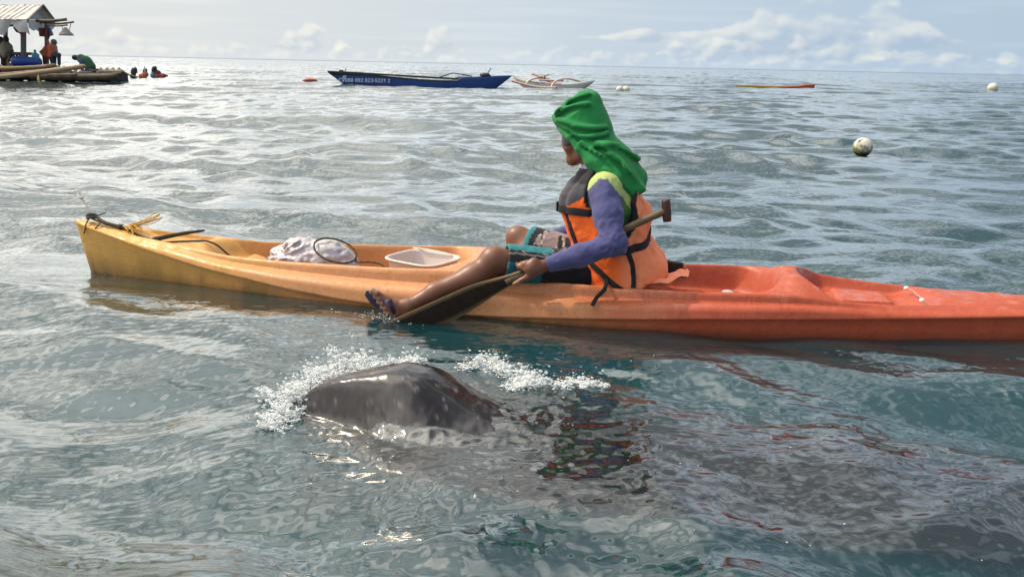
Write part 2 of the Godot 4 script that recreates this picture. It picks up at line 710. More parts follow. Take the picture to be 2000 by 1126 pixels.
func deck(s: float, r: float) -> float:                 # height of the deck at s, r = 0 on the middle line, 1 on the rim
	var rim := tab(RIM_HIGH, s)
	var y := rim + 0.010 * (1.0 - r * r)
	y -= 0.026 * smooth(0.30, 0.38, s) * smooth(0.690, 0.665, s) * smooth(0.90, 0.74, r)
	var sr := s - 0.13 * r * r
	y += 0.042 * smooth(3.36, 3.535, sr) * smooth(3.70, 3.59, sr) * (1.0 - r * r * r)
	var wall := smooth(1.0, 0.86, r)
	var sa := s - 0.05 * r * r
	var m := smooth(0.70, 0.84, sa) * smooth(2.08 - 0.13 * r * r, 2.00 - 0.13 * r * r, s)
	var hump := 0.055 * smooth(0.86, 0.93, s) * smooth(1.06, 0.98, s) * smooth(0.55, 0.3, r)
	y = lerpf(y, 0.060 + hump + 0.05 * smooth(1.05, 0.8, s), m * wall)
	m = smooth(2.26, 2.44, s) * smooth(3.53 - 0.15 * r * r, 3.44 - 0.15 * r * r, s)
	y = lerpf(y, 0.058, m * wall)
	m = smooth(3.575 + 0.13 * r * r, 3.625 + 0.13 * r * r, s) * smooth(4.20 - 0.05 * r * r, 4.02, s)
	var rib := 0.014 * smooth(0.50, 0.46, r) * smooth(3.74, 3.76, s) * smooth(4.0, 3.98, s)
	y = lerpf(y, 0.108 + rib * 1.8, m * smooth(0.99, 0.84, r))
	return y


func kayak_paint(s: float, y: float, t: float) -> Color:
	var n := noise.get_noise_3d(s * 2.2, y * 5.0, t * 4.0)
	var f := fine.get_noise_3d(s * 14.0, y * 22.0, t * 14.0)
	var yellow := Color(0.66, 0.345, 0.075)
	var peach := Color(0.60, 0.265, 0.110)
	var red := Color(0.43, 0.082, 0.038)
	var c := yellow.lerp(peach, smooth(0.3, 1.5, s + 0.25 * n))
	c = c.lerp(red, smooth(2.2, 3.15, s + 0.35 * n))
	if y < 0.16 and s < 2.2:
		var moss := smooth(-0.12, 0.35, n + 0.35 * f) * smooth(0.16, 0.02, y) * smooth(2.3, 0.6, s)
		c = c.lerp(Color(0.10, 0.085, 0.02), moss * 0.75)
		c = c.lerp(Color(0.42, 0.20, 0.04), 0.35 * smooth(-0.1, -0.5, n))
	# a dark line of growth where the hull meets the water
	c = c.lerp(Color(0.06, 0.035, 0.015), 0.7 * smooth(0.028, 0.004, y + 0.012 * f))
	# scuffs and salt
	c = c * (1.0 + 0.10 * f + 0.06 * n)
	c = c.lerp(Color(0.62, 0.42, 0.30), 0.22 * smooth(0.25, 0.6, f) * smooth(0.1, 0.2, y))
	c.a = 1.0
	return c


func build_kayak() -> void:
	var k := thing("kayak", "long faded kayak, yellow bow turning orange and red astern, carrying the seated paddler", "kayak", P0)
	k.rotation.y = -YAW
	var half := []
	var p := PackedVector3Array()
	var col := PackedColorArray()
	var ss := PackedFloat32Array()
	var s := -0.05
	while s < 5.0201:
		ss.append(s)
		s += 0.007 if s < 0.1 else (0.012 if s > 3.3 and s < 3.85 else 0.017)
	var inner := [0.985, 0.97, 0.955, 0.94, 0.925, 0.91, 0.895, 0.88, 0.865, 0.85, 0.83, 0.80, 0.76, 0.72, 0.67, 0.62, 0.56, 0.50, 0.46, 0.42, 0.36, 0.28, 0.18, 0.08, 0.0]
	var nv := 0
	for x in ss:
		var b := tab(HULL_HALF, x)
		var yc := tab(HULL_CREASE, x)
		var rw := tab(RIM_HALF, x)
		var yr := tab(RIM_HIGH, x)
		var deep := -0.13 * smooth(-0.05, 0.35, x) * smooth(5.02, 4.5, x)
		half.clear()
		half.append(Vector2(0, deep))
		half.append(Vector2(b * 0.45, deep * 0.97))
		half.append(Vector2(b * 0.78, deep * 0.70))
		half.append(Vector2(maxf(b - 0.03, b * 0.8), deep * 0.30))
		half.append(Vector2(maxf(b - 0.024, b * 0.86), 0.0))
		half.append(Vector2(maxf(b - 0.018, b * 0.9), yc * 0.5))
		half.append(Vector2(maxf(b - 0.013, b * 0.93), yc - 0.012))
		half.append(Vector2(b - 0.002, yc - 0.004))
		half.append(Vector2(b, yc))
		half.append(Vector2(b - 0.003, yc + 0.006))
		var hh := yr - yc
		var ww := b - rw
		var gr := smooth(0.45, 0.9, x) * smooth(3.95, 3.5, x)
		half.append(Vector2(b - ww * 0.10, yc + hh * 0.28))
		half.append(Vector2(b - ww * (0.24 - 0.06 * gr), yc + hh * 0.46))
		half.append(Vector2(b - ww * 0.46, yc + hh * (0.60 - 0.04 * gr)))
		half.append(Vector2(b - ww * (0.60 + 0.13 * gr), yc + hh * (0.72 - 0.15 * gr)))
		half.append(Vector2(b - ww * (0.70 + 0.09 * gr), yc + hh * (0.80 - 0.15 * gr)))
		half.append(Vector2(b - ww * (0.80 + 0.02 * gr), yc + hh * (0.88 - 0.05 * gr)))
		half.append(Vector2(b - ww * 0.90, yc + hh * 0.955))
		half.append(Vector2(rw + 0.1 * ww * 0.3, yr - 0.002))
		half.append(Vector2(rw, yr))
		for r in inner:
			half.append(Vector2(rw * r, deck(x, r)))
		nv = half.size() * 2 - 2
		for i in nv:
			var h: Vector2 = half[i] if i < half.size() else half[nv - i] * Vector2(-1, 1)
			var sx := x - 0.055 * (h.y / 0.266 - 1.0) * -1.0 * smooth(0.6, 0.0, x) + 0.055 * smooth(0.6, 0.0, x)
			sx = x + (0.055 - 0.055 * h.y / 0.266) * smooth(0.5, -0.05, x)
			p.append(Vector3(sx, h.y, h.x))
			col.append(kayak_paint(x, h.y, h.x))
	var sh := Shape.new()
	sh.grid(p, ss.size(), nv, col, false, true)
	sh.outward(0, Vector3(2.5, -0.02, 0))
	var m := mat("kayak_plastic", 0.42, {"metallic_specular": 0.45})
	m.uv1_triplanar = true
	m.uv1_scale = Vector3(2.3, 2.3, 2.3)
	m.normal_enabled = true
	var nt := grain(31, 0.03)
	nt.as_normal_map = true
	nt.bump_strength = 3.0
	m.normal_texture = nt
	m.normal_scale = 0.25
	var wear := grain(61, 0.045, 512)
	(wear.noise as FastNoiseLite).fractal_octaves = 6
	(wear.noise as FastNoiseLite).fractal_gain = 0.7
	var ramp := Gradient.new()
	ramp.offsets = PackedFloat32Array([0.0, 0.16, 0.24, 0.62, 0.80, 1.0])
	ramp.colors = PackedColorArray([Color(0.35, 0.30, 0.26), Color(0.62, 0.58, 0.55), Color(0.93, 0.92, 0.90), Color(0.97, 0.97, 0.97), Color(1, 1, 1), Color(1, 1, 1)])
	wear.color_ramp = ramp
	m.albedo_texture = wear
	m.roughness_texture = grain(62, 0.02)
	m.roughness = 0.85
	put(sh, "hull", m, k)
	# black backrest on the far side, a pale drain fitting, the carrying handle at the stern
	sh = Shape.new()
	sh.box(Vector3(3.025, 0.168, -0.19), Vector3(0.055, 0.030, 0.012), Color(0.012, 0.012, 0.014), Basis(Vector3.BACK, -0.10), 0.4)
	put(sh, "backrest", mat("black_pad", 0.6), k)
	sh = Shape.new()
	sh.ball(Vector3(3.26, 0.172, 0.238), Vector3(0.026, 0.010, 0.014), Color(0.74, 0.62, 0.58), 8, 12)
	put(sh, "drain_fitting", mat("pale_plastic", 0.4), k)
	for z in [-0.085, 0.115]:
		sh = Shape.new()
		sh.ball(Vector3(4.075 + 0.05 * (z + 0.085), 0.158, z), Vector3(0.012, 0.010, 0.011), Color(0.78, 0.68, 0.62), 8, 10)
		put(sh, "handle_knob", mat("pale_plastic", 0.4), k)
	sh = Shape.new()
	sh.tube([Vector3(4.075, 0.163, -0.085), Vector3(4.092, 0.158, -0.03), Vector3(4.094, 0.156, 0.05), Vector3(4.085, 0.163, 0.115)], 0.0036, Color(0.50, 0.22, 0.16), 6)
	put(sh, "handle_cord", mat("pale_plastic", 0.4), k)

# ---------------------------------------------------------------- soft bodies: distances on a grid, meshed as surface nets
class Field:
	var lo: Vector3
	var cell: float
	var nx: int
	var ny: int
	var nz: int
	var d := PackedFloat32Array()
	var bones := []

	func _init(a: Vector3, b: Vector3, c: float) -> void:
		lo = a
		cell = c
		nx = int((b.x - a.x) / c) + 2
		ny = int((b.y - a.y) / c) + 2
		nz = int((b.z - a.z) / c) + 2
		d.resize(nx * ny * nz)
		d.fill(0.2)

	# a tapered bar from a to b, joined softly (k); squash flattens it along an axis
	func bar(a: Vector3, b: Vector3, ra: float, rb: float, k := 0.02, mark := 0, axis := Vector3.ZERO, squash := 1.0, cut := false) -> void:
		bones.append([a, b, ra, rb, mark, axis, squash])
		var reach := maxf(ra, rb) + k + cell * 3.0 + (maxf(ra, rb) * (squash - 1.0) if squash > 1.0 else 0.0)
		var p0 := a.min(b) - Vector3.ONE * reach - lo
		var p1 := a.max(b) + Vector3.ONE * reach - lo
		var i0 := maxi(0, int(p0.x / cell))
		var i1 := mini(nx - 1, int(p1.x / cell) + 1)
		var j0 := maxi(0, int(p0.y / cell))
		var j1 := mini(ny - 1, int(p1.y / cell) + 1)
		var k0 := maxi(0, int(p0.z / cell))
		var k1 := mini(nz - 1, int(p1.z / cell) + 1)
		var ab := b - a
		var dr := rb - ra
		var flat := axis != Vector3.ZERO
		var inv := 1.0 / squash
		var ab2 := ab
		if flat:
			ab2 += axis * ab.dot(axis) * (inv - 1.0)
		var il := 1.0 / maxf(ab2.length_squared(), 1e-9)
		var kk := maxf(k, 1e-5)
		for z in range(k0, k1 + 1):
			for y in range(j0, j1 + 1):
				var row := (z * ny + y) * nx
				var pa := lo + Vector3(i0, y, z) * cell - a
				for x in range(i0, i1 + 1):
					var q := pa
					if flat:
						q += axis * pa.dot(axis) * (inv - 1.0)
					var t := clampf(q.dot(ab2) * il, 0.0, 1.0)
					var v := (q - ab2 * t).length() - (ra + dr * t)
					if flat and squash < 1.0:
						v *= squash + (1.0 - squash) * 0.5
					var o := d[row + x]
					if cut:
						v = -v
						var hc := maxf(kk - absf(o - v), 0.0) / kk
						d[row + x] = maxf(o, v) + hc * hc * kk * 0.25
					else:
						var hh := maxf(kk - absf(o - v), 0.0) / kk
						d[row + x] = minf(o, v) - hh * hh * kk * 0.25
					pa.x += cell

	func chain(p: Array, r: Array, k := 0.02, mark := 0) -> void:
		for i in p.size() - 1:
			bar(p[i], p[i + 1], r[i], r[i + 1], k, mark)

	func each(f: Callable, within := 0.05) -> void:     # changes distances near the surface
		var i := 0
		for z in nz:
			for y in ny:
				for x in nx:
					if absf(d[i]) < within:
						d[i] = f.call(lo + Vector3(x, y, z) * cell, d[i])
					i += 1

	func value(p: Vector3) -> float:
		var q := (p - lo) / cell
		var x := clampi(int(q.x), 0, nx - 2)
		var y := clampi(int(q.y), 0, ny - 2)
		var z := clampi(int(q.z), 0, nz - 2)
		var fx := clampf(q.x - x, 0, 1)
		var fy := clampf(q.y - y, 0, 1)
		var fz := clampf(q.z - z, 0, 1)
		var i := (z * ny + y) * nx + x
		var sy := nx
		var sz := nx * ny
		return lerpf(lerpf(lerpf(d[i], d[i + 1], fx), lerpf(d[i + sy], d[i + sy + 1], fx), fy), lerpf(lerpf(d[i + sz], d[i + sz + 1], fx), lerpf(d[i + sz + sy], d[i + sz + sy + 1], fx), fy), fz)

	func slope(p: Vector3) -> Vector3:
		var e := cell * 0.8
		return Vector3(value(p + Vector3(e, 0, 0)) - value(p - Vector3(e, 0, 0)), value(p + Vector3(0, e, 0)) - value(p - Vector3(0, e, 0)), value(p + Vector3(0, 0, e)) - value(p - Vector3(0, 0, e))).normalized()

	func nearest(p: Vector3) -> int:
		var best := 1e9
		var m := 0
		for b in bones:
			var a: Vector3 = b[0]
			var ab: Vector3 = b[1] - a
			var q := p - a
			var ax: Vector3 = b[5]
			if ax != Vector3.ZERO:
				q += ax * q.dot(ax) * (1.0 / b[6] - 1.0)
				ab += ax * ab.dot(ax) * (1.0 / b[6] - 1.0)
			var t := clampf(q.dot(ab) / maxf(ab.length_squared(), 1e-9), 0, 1)
			var v: float = (q - ab * t).length() - lerpf(b[2], b[3], t)
			if v < best:
				best = v
				m = b[4]
		return m

	func hug(from: Vector3, dir: Vector3, out := 0.004) -> Vector3:      # where a ray from inside leaves the body
		var t := 0.0
		while t < 0.6:
			if value(from + dir * t) > 0.0:
				break
			t += 0.0012
		return from + dir * (t + out)

	# paint is called with (point, nearest mark) and gives a linear colour
	func skin(sh: Shape, paint: Callable) -> void:
		var at := {}
		var sy := nx
		var sz := nx * ny
		var offs := [0, 1, sy, sy + 1, sz, sz + 1, sz + sy, sz + sy + 1]
		var base := sh.v.size()
		var edges := [[0, 1], [2, 3], [4, 5], [6, 7], [0, 2], [1, 3], [4, 6], [5, 7], [0, 4], [1, 5], [2, 6], [3, 7]]
		for z in nz - 1:
			for y in ny - 1:
				var row := (z * ny + y) * nx
				for x in nx - 1:
					var i := row + x
					var d0 := d[i]
					if d0 > cell * 5.0 or d0 < -cell * 5.0:
						continue
					var s := 0
					for k in 8:
						if d[i + offs[k]] < 0.0:
							s += 1
					if s == 0 or s == 8:
						continue
					var sum := Vector3.ZERO
					var cnt := 0
					for e in edges:
						var va := d[i + offs[e[0]]]
						var vb := d[i + offs[e[1]]]
						if (va < 0.0) != (vb < 0.0):
							var t := va / (va - vb)
							var ca := Vector3(e[0] & 1, (e[0] >> 1) & 1, e[0] >> 2)
							var cb := Vector3(e[1] & 1, (e[1] >> 1) & 1, e[1] >> 2)
							sum += ca.lerp(cb, t)
							cnt += 1
					var p := lo + (Vector3(x, y, z) + sum / cnt) * cell
					at[i] = sh.v.size()
					sh.v.append(p)
					sh.n.append(slope(p))
					sh.c.append(paint.call(p, nearest(p)))
		var ax := [1, sy, sz]
		for i in at:
			for a in 3:
				var u: int = ax[(a + 1) % 3]
				var w: int = ax[(a + 2) % 3]
				if (d[i] < 0.0) == (d[i + ax[a]] < 0.0):
					continue
				if not (at.has(i - u) and at.has(i - w) and at.has(i - u - w)):
					continue
				var q := [at[i], at[i - u], at[i - u - w], at[i - w]]
				sh.f.append_array(PackedInt32Array([q[0], q[1], q[2], q[0], q[2], q[3]]))


var bases := {}


func kthing(called: String, label: String, category: String, base: Vector3, group := "") -> Node3D:   # a thing laid out along the kayak
	var o := thing(called, label, category, kay(base.x, base.z, base.y), group)
	o.rotation.y = -YAW
	bases[o] = base
	return o


func kput(sh: Shape, called: String, m: Material, parent: Node3D, root: Node3D = null) -> MeshInstance3D:
	var b: Vector3 = bases[root if root else parent]
	for i in sh.v.size():
		sh.v[i] -= b
	return put(sh, called, m, parent)


func V(s: float, t: float, y: float) -> Vector3:
	return Vector3(s, y, t)


func ribbon(sh: Shape, pts: Array, outs: Array, width: float, thick: float, col: Color) -> void:   # a flat strap: points, and the way its face looks at each
	var p := PackedVector3Array()
	var m := pts.size()
	for i in m:
		var dir: Vector3 = (pts[mini(i + 1, m - 1)] - pts[maxi(i - 1, 0)]).normalized()
		var o: Vector3 = outs[i]
		o = (o - dir * o.dot(dir)).normalized()
		var side := dir.cross(o).normalized() * width * 0.5
		var hh := o * thick
		p.append_array(PackedVector3Array([pts[i] - side, pts[i] - side * 0.9 + hh, pts[i] + side * 0.9 + hh, pts[i] + side]))
	sh.grid(p, m, 4, col, false, true)
	var mid: Vector3 = pts[m / 2]


const SKIN := Color(0.165, 0.062, 0.033)
const SHOULDER_L := Vector3(2.705, 0.585, 0.165)
const ELBOW_L := Vector3(2.765, 0.372, 0.300)
const WRIST_L := Vector3(2.478, 0.268, 0.352)
const SHOULDER_R := Vector3(2.625, 0.575, -0.195)
const ELBOW_R := Vector3(2.655, 0.345, -0.29)
const WRIST_R := Vector3(2.455, 0.285, -0.205)
const HIP_L := Vector3(2.705, 0.170, 0.095)
const KNEE_L := Vector3(2.238, 0.258, 0.272)
const ANKLE_L := Vector3(1.888, 0.066, 0.432)
const HIP_R := Vector3(2.705, 0.170, -0.095)
const KNEE_R := Vector3(2.268, 0.262, -0.205)
const ANKLE_R := Vector3(2.47, 0.135, -0.06)
const HEAD := Vector3(2.590, 0.785, -0.035)
const PAD_TIP := Vector3(1.795, -0.045, 0.560)
const PAD_GRIP := Vector3(2.966, 0.500, 0.185)


func skin_paint(p: Vector3, m: int) -> Color:
	var n := fine.get_noise_3d(p.x * 28.0, p.y * 28.0, p.z * 28.0)
	var c := SKIN * (1.0 + 0.10 * n)
	if m == 3:
		c = c.lerp(Color(0.36, 0.16, 0.115), 0.6)   # lips, knuckles and soles
	if m == 5:
		c = c.lerp(Color(0.36, 0.19, 0.125), 0.5)
	c.a = 1.0
	return c


func build_paddler() -> void:
	var base := V(2.75, 0, 0.075)
	var who := kthing("person", "person in an orange life vest, purple sleeves and green head wrap, sitting on the kayak", "person", base)
	var body := Shape.new()
	# trunk, arms and legs
	var f := Field.new(V(1.80, -0.42, -0.05), V(3.02, 0.50, 0.74), 0.0105)
	f.chain([V(2.745, 0, 0.155), V(2.755, 0, 0.30), V(2.72, -0.01, 0.47), V(2.672, -0.015, 0.605)], [0.125, 0.115, 0.125, 0.075], 0.05)
	f.bar(V(2.705, 0.075, 0.50), V(2.65, -0.105, 0.495), 0.115, 0.115, 0.05)
	f.bar(V(2.672, -0.015, 0.60), V(2.625, -0.025, 0.72), 0.062, 0.056, 0.03)
	f.chain([SHOULDER_L, ELBOW_L, WRIST_L], [0.058, 0.040, 0.026], 0.03)
	f.chain([SHOULDER_R, ELBOW_R, WRIST_R], [0.058, 0.040, 0.026], 0.03)
	f.bar(SHOULDER_L, V(2.67, 0, 0.60), 0.05, 0.05, 0.05)
	f.bar(SHOULDER_R, V(2.67, 0, 0.60), 0.05, 0.05, 0.05)
	f.bar(HIP_L, KNEE_L, 0.082, 0.056, 0.03)
	f.bar(HIP_R, KNEE_R, 0.082, 0.056, 0.03)
	f.bar(KNEE_L + Vector3(-0.012, 0.012, 0.0), KNEE_L + Vector3(-0.02, -0.015, 0.0), 0.046, 0.04, 0.03)
	f.bar(KNEE_R + Vector3(-0.014, 0.012, 0.0), KNEE_R + Vector3(-0.016, -0.012, 0.0), 0.048, 0.046, 0.03)
	f.chain([KNEE_L, KNEE_L.lerp(ANKLE_L, 0.30) + Vector3(0.016, -0.014, 0), KNEE_L.lerp(ANKLE_L, 0.7), ANKLE_L], [0.050, 0.056, 0.040, 0.033], 0.03)
	f.chain([KNEE_R, KNEE_R.lerp(ANKLE_R, 0.35) + Vector3(-0.02, -0.012, 0), ANKLE_R], [0.050, 0.055, 0.034], 0.03)
	f.chain([ANKLE_R, V(2.37, -0.02, 0.105), V(2.31, -0.02, 0.10)], [0.034, 0.032, 0.02], 0.02)
	f.bar(ANKLE_L, V(1.845, 0.445, 0.062), 0.033, 0.03, 0.02)
	f.skin(body, skin_paint)
	# the foot that hangs over the side, with its five toes
	var g := Field.new(V(1.68, 0.38, -0.04), V(1.96, 0.53, 0.16), 0.0042)
	var along := V(-0.86, 0.18, 0.40).normalized()
	var across := V(0.30, 0.12, -0.90).normalized()
	g.bar(ANKLE_L, V(1.900, 0.425, 0.026), 0.033, 0.032, 0.02)
	g.bar(ANKLE_L, V(1.815, 0.452, 0.072), 0.033, 0.024, 0.03)
	g.bar(V(1.900, 0.425, 0.024), V(1.835, 0.448, 0.030), 0.03, 0.022, 0.03)
	for i in 5:
		var w := float(i) - 2.0
		var root := V(1.793, 0.457, 0.070) + across * w * 0.0205 - along * 0.006 * w * 0.8
		g.bar(V(1.835, 0.450, 0.058) + across * w * 0.012, root, 0.021, 0.0120, 0.012)
		var lt: float = [0.046, 0.043, 0.038, 0.033, 0.028][i]
		var rt: float = [0.0155, 0.0115, 0.0108, 0.0105, 0.0108][i]
		var nrm := along.cross(across).normalized()
		if nrm.z < 0:
			nrm = -nrm
		var mid := root + along * lt * 0.55 + nrm * 0.004
		g.bar(root, mid, 0.0105, rt * 0.85, 0.003)
		g.bar(mid, root + along * lt - nrm * 0.002, rt * 0.88, rt, 0.003, 5)
	g.skin(body, skin_paint)
	# the hand on the paddle: a palm over the shaft, fingers round it, the thumb along the blade
	var d := (PAD_TIP - PAD_GRIP).normalized()
	var face := (V(0.0, 1.0, -0.06) - d * V(0.0, 1.0, -0.06).dot(d)).normalized()
	var up := d.cross(face).normalized()
	if up.y < 0:
		up = -up
	var hc := PAD_GRIP + d * (PAD_TIP - PAD_GRIP).length() * 0.478
	var hf := Field.new(hc - Vector3.ONE * 0.12, hc + Vector3(0.13, 0.12, 0.12), 0.0036)
	hf.bar(WRIST_L, hc + face * 0.030 + up * 0.016 - d * 0.022, 0.027, 0.026, 0.02)
	hf.bar(hc + face * 0.028 + up * 0.002 - d * 0.030, hc + face * 0.022 + up * 0.040 + d * 0.002, 0.023, 0.017, 0.02)
	hf.bar(hc + face * 0.030 + up * 0.010 - d * 0.008, hc + face * 0.026 + up * 0.036 - d * 0.036, 0.022, 0.018, 0.02)
	for i in 4:
		var kn := hc + d * (0.027 - 0.0195 * i) + up * (0.041 - 0.003 * i) + face * 0.014
		var r: float = [0.0105, 0.0108, 0.0102, 0.0088][i]
		hf.bar(hc + face * 0.029 + up * 0.016 - d * (0.006 + 0.010 * i), kn, 0.016, r * 1.1, 0.014, 3)
		var p1 := kn - face * 0.036 + up * 0.003 + d * 0.004
		var p2 := p1 - face * 0.010 - up * 0.036
		var p3 := p2 + face * 0.020 - up * 0.028
		hf.bar(kn, p1, r, r * 0.95, 0.005)
		hf.bar(p1, p2, r * 0.95, r * 0.88, 0.004)
		hf.bar(p2, p3, r * 0.88, r * 0.78, 0.004, 3)
	var th0 := hc + face * 0.032 - d * 0.020 + up * 0.000
	var th1 := hc + face * 0.034 + d * 0.014 - up * 0.012
	var th2 := hc + face * 0.027 + d * 0.050 - up * 0.016
	var th3 := hc + face * 0.020 + d * 0.078 - up * 0.019
	hf.bar(th0, th1, 0.020, 0.0145, 0.012)
	hf.bar(th1, th2, 0.0140, 0.0118, 0.005)
	hf.bar(th2, th3, 0.0118, 0.0095, 0.004, 5)
	hf.skin(body, skin_paint)
	# the other hand lies on the far thigh
	var rf := Field.new(WRIST_R - Vector3(0.16, 0.07, 0.08), WRIST_R + Vector3(0.06, 0.06, 0.08), 0.0045)
	rf.bar(WRIST_R, WRIST_R + Vector3(-0.055, 0.004, 0.0), 0.026, 0.030, 0.02, 0, Vector3.UP, 0.7)
	for i in 4:
		var k0 := WRIST_R + Vector3(-0.075, 0.006, -0.026 + 0.0175 * i)
		rf.bar(k0 + Vector3(0.03, 0, 0), k0, 0.014, 0.0098, 0.01)
		rf.bar(k0, k0 + Vector3(-0.032, -0.006, 0), 0.0098, 0.009, 0.004)
		rf.bar(k0 + Vector3(-0.032, -0.006, 0), k0 + Vector3(-0.050, -0.022, 0), 0.009, 0.0078, 0.004)
	rf.bar(WRIST_R + Vector3(-0.02, 0, 0.025), WRIST_R + Vector3(-0.065, -0.006, 0.045), 0.014, 0.010, 0.01)
	rf.skin(body, skin_paint)
	# the head
	var hb := Basis(Vector3.UP, deg_to_rad(180.0 - 27.0)) * Basis(Vector3.BACK, deg_to_rad(-6.0))   # x looks forward, z to the right of the face
	var hd := Field.new(HEAD - Vector3(0.17, 0.17, 0.13), HEAD + Vector3(0.13, 0.16, 0.13), 0.0046)
	var H := func(x: float, y: float, z: float) -> Vector3: return HEAD + hb * Vector3(x, y, z)
	hd.bar(H.call(-0.010, 0.030, 0), H.call(0.015, 0.036, 0), 0.088, 0.084, 0.03, 0, hb.z, 0.86)
	hd.bar(H.call(0.030, -0.040, 0), H.call(0.052, -0.072, 0), 0.058, 0.042, 0.03, 0, hb.z, 0.95)
	hd.bar(H.call(0.072, -0.098, -0.012), H.call(0.072, -0.098, 0.012), 0.021, 0.021, 0.02)
	hd.bar(H.call(-0.005, -0.070, -0.050), H.call(0.060, -0.098, -0.02), 0.020, 0.018, 0.03)
	hd.bar(H.call(-0.005, -0.070, 0.050), H.call(0.060, -0.098, 0.02), 0.020, 0.018, 0.03)
	hd.bar(H.call(0.090, 0.004, 0), H.call(0.112, -0.034, 0), 0.010, 0.0125, 0.012)
	hd.bar(H.call(0.096, -0.038, -0.014), H.call(0.096, -0.038, 0.014), 0.009, 0.009, 0.008)
	hd.bar(H.call(0.089, -0.062, -0.017), H.call(0.089, -0.062, 0.017), 0.0082, 0.0082, 0.006, 3)
	hd.bar(H.call(0.086, -0.073, -0.014), H.call(0.086, -0.073, 0.014), 0.0090, 0.0090, 0.006, 3)
	hd.bar(H.call(0.072, -0.030, -0.040), H.call(0.060, -0.040, -0.046), 0.024, 0.024, 0.03)
	hd.bar(H.call(0.072, -0.030, 0.040), H.call(0.060, -0.040, 0.046), 0.024, 0.024, 0.03)
	hd.bar(H.call(0.082, 0.022, -0.034), H.call(0.082, 0.022, 0.034), 0.014, 0.014, 0.015)
	for z in [-0.066, 0.066]:
		hd.bar(H.call(-0.008, 0.012, z), H.call(0.0, -0.026, z), 0.013, 0.009, 0.008)
	hd.bar(H.call(-0.03, -0.05, 0), V(2.655, -0.022, 0.63), 0.058, 0.058, 0.03)
	hd.skin(body, skin_paint)
	var skin := mat("skin", 0.43, {"subsurf_scatter_enabled": true, "subsurf_scatter_strength": 0.06, "metallic_specular": 0.5})
	kput(body, "body", skin, who)

	# sunglasses that wrap round the eyes
	var gl := Shape.new()
	var gp := PackedVector3Array()
	for i in 25:
		var a := deg_to_rad(-78.0 + 156.0 * i / 24.0)
		var hh := 0.031 * (1.0 - 0.55 * pow(absf(float(i) / 12.0 - 1.0), 3.0))
		var o: Vector3 = H.call(-0.012 + 0.127 * cos(a), -0.004, 0.088 * sin(a))
		var i2: Vector3 = H.call(-0.012 + 0.123 * cos(a), -0.004, 0.084 * sin(a))
		gp.append_array(PackedVector3Array([o + Vector3(0, hh * 0.8, 0), o - Vector3(0, hh, 0), i2 - Vector3(0, hh, 0), i2 + Vector3(0, hh * 0.8, 0)]))
	gl.grid(gp, 25, 4, Color(0.006, 0.006, 0.008), false, true)
	var specs := kput(gl, "sunglasses", mat("dark_lens", 0.12), who)
	gl = Shape.new()
	for z in [-1.0, 1.0]:
		gl = Shape.new()
		gl.tube([H.call(0.010, 0.010, 0.083 * z), H.call(-0.03, 0.010, 0.076 * z), H.call(-0.07, 0.004, 0.060 * z)], 0.0045, Color(0.01, 0.01, 0.01), 6)
		kput(gl, "temple", mat("dark_lens", 0.12), specs, who)

	build_shirt(who)
	build_shorts(who)
	build_vest(who)
	build_wrap(who)
	# the flip-flop: sole and straps
	var nrm := along.cross(across).normalized()
	if nrm.z < 0:
		nrm = -nrm
	var so := Shape.new()
	var sp := PackedVector3Array()
	var sc := PackedColorArray()
	var heel := V(1.905, 0.428, 0.018) - nrm * 0.032
	for i in 19:
		var u := float(i) / 18.0
		var x := lerpf(-0.028, 0.232, u)
		var w := 0.043 * pow(maxf(0.0, 1.0 - pow(absf(u * 2.0 - 1.0), 4.0)), 0.5) * lerpf(0.78, 1.08, u) + 0.0005
		var mid := heel + along * x + across * 0.006 * sin(u * PI) + nrm * 0.010 * u * u
		for q in [[-1.0, 0.0], [-1.0, 0.5], [-0.94, 1.0], [0.94, 1.0], [1.0, 0.5], [1.0, 0.0]]:
			sp.append(mid + across * w * q[0] + nrm * (q[1] * 0.017 - 0.017))
			sc.append(Color(0.012, 0.012, 0.020) if q[1] < 0.4 else (Color(0.30, 0.30, 0.36) if q[1] < 0.6 else Color(0.030, 0.024, 0.055)))
	so.grid(sp, 19, 6, sc, false, true)
	var flip := kput(so, "flip_flop", mat("rubber", 0.5), who)
	so = Shape.new()
	var post := V(1.770, 0.462, 0.092) - nrm * 0.016
	var top := V(1.800, 0.455, 0.085) + nrm * 0.032
	for side in [-1.0, 1.0]:
		var e: Vector3 = heel + along * 0.085 + across * 0.044 * side
		var path := curve([post + along * -0.004, top, top.lerp(e, 0.45) + nrm * 0.030, e + nrm * 0.020, e - nrm * 0.004], 14)
		var outs := []
		for p in path:
			outs.append(nrm)
		ribbon(so, path, outs, 0.017, 0.006, Color(0.024, 0.018, 0.055))
	kput(so, "strap", mat("rubber", 0.5), flip, who)


func cloth_paint(c: Color, p: Vector3, amount := 0.10) -> Color:
	var n := noise.get_noise_3d(p.x * 9.0, p.y * 9.0, p.z * 9.0)
	var o := c * (1.0 + amount * n)
	o.a = 1.0
	return o


func cloth(called: String, rough := 0.9) -> StandardMaterial3D:
	if mats.has(called):
		return mats[called]
	var nt := grain(41, 0.016, 512)
	(nt.noise as FastNoiseLite).fractal_type = FastNoiseLite.FRACTAL_RIDGED
	(nt.noise as FastNoiseLite).fractal_octaves = 5
	nt.as_normal_map = true
	nt.bump_strength = 9.0
	return mat(called, rough, {"uv1_triplanar": true, "uv1_scale": Vector3(6.0, 2.6, 6.0), "normal_enabled": true, "normal_texture": nt, "normal_scale": 0.30, "rim_enabled": true, "rim": 0.25, "metallic_specular": 0.25})


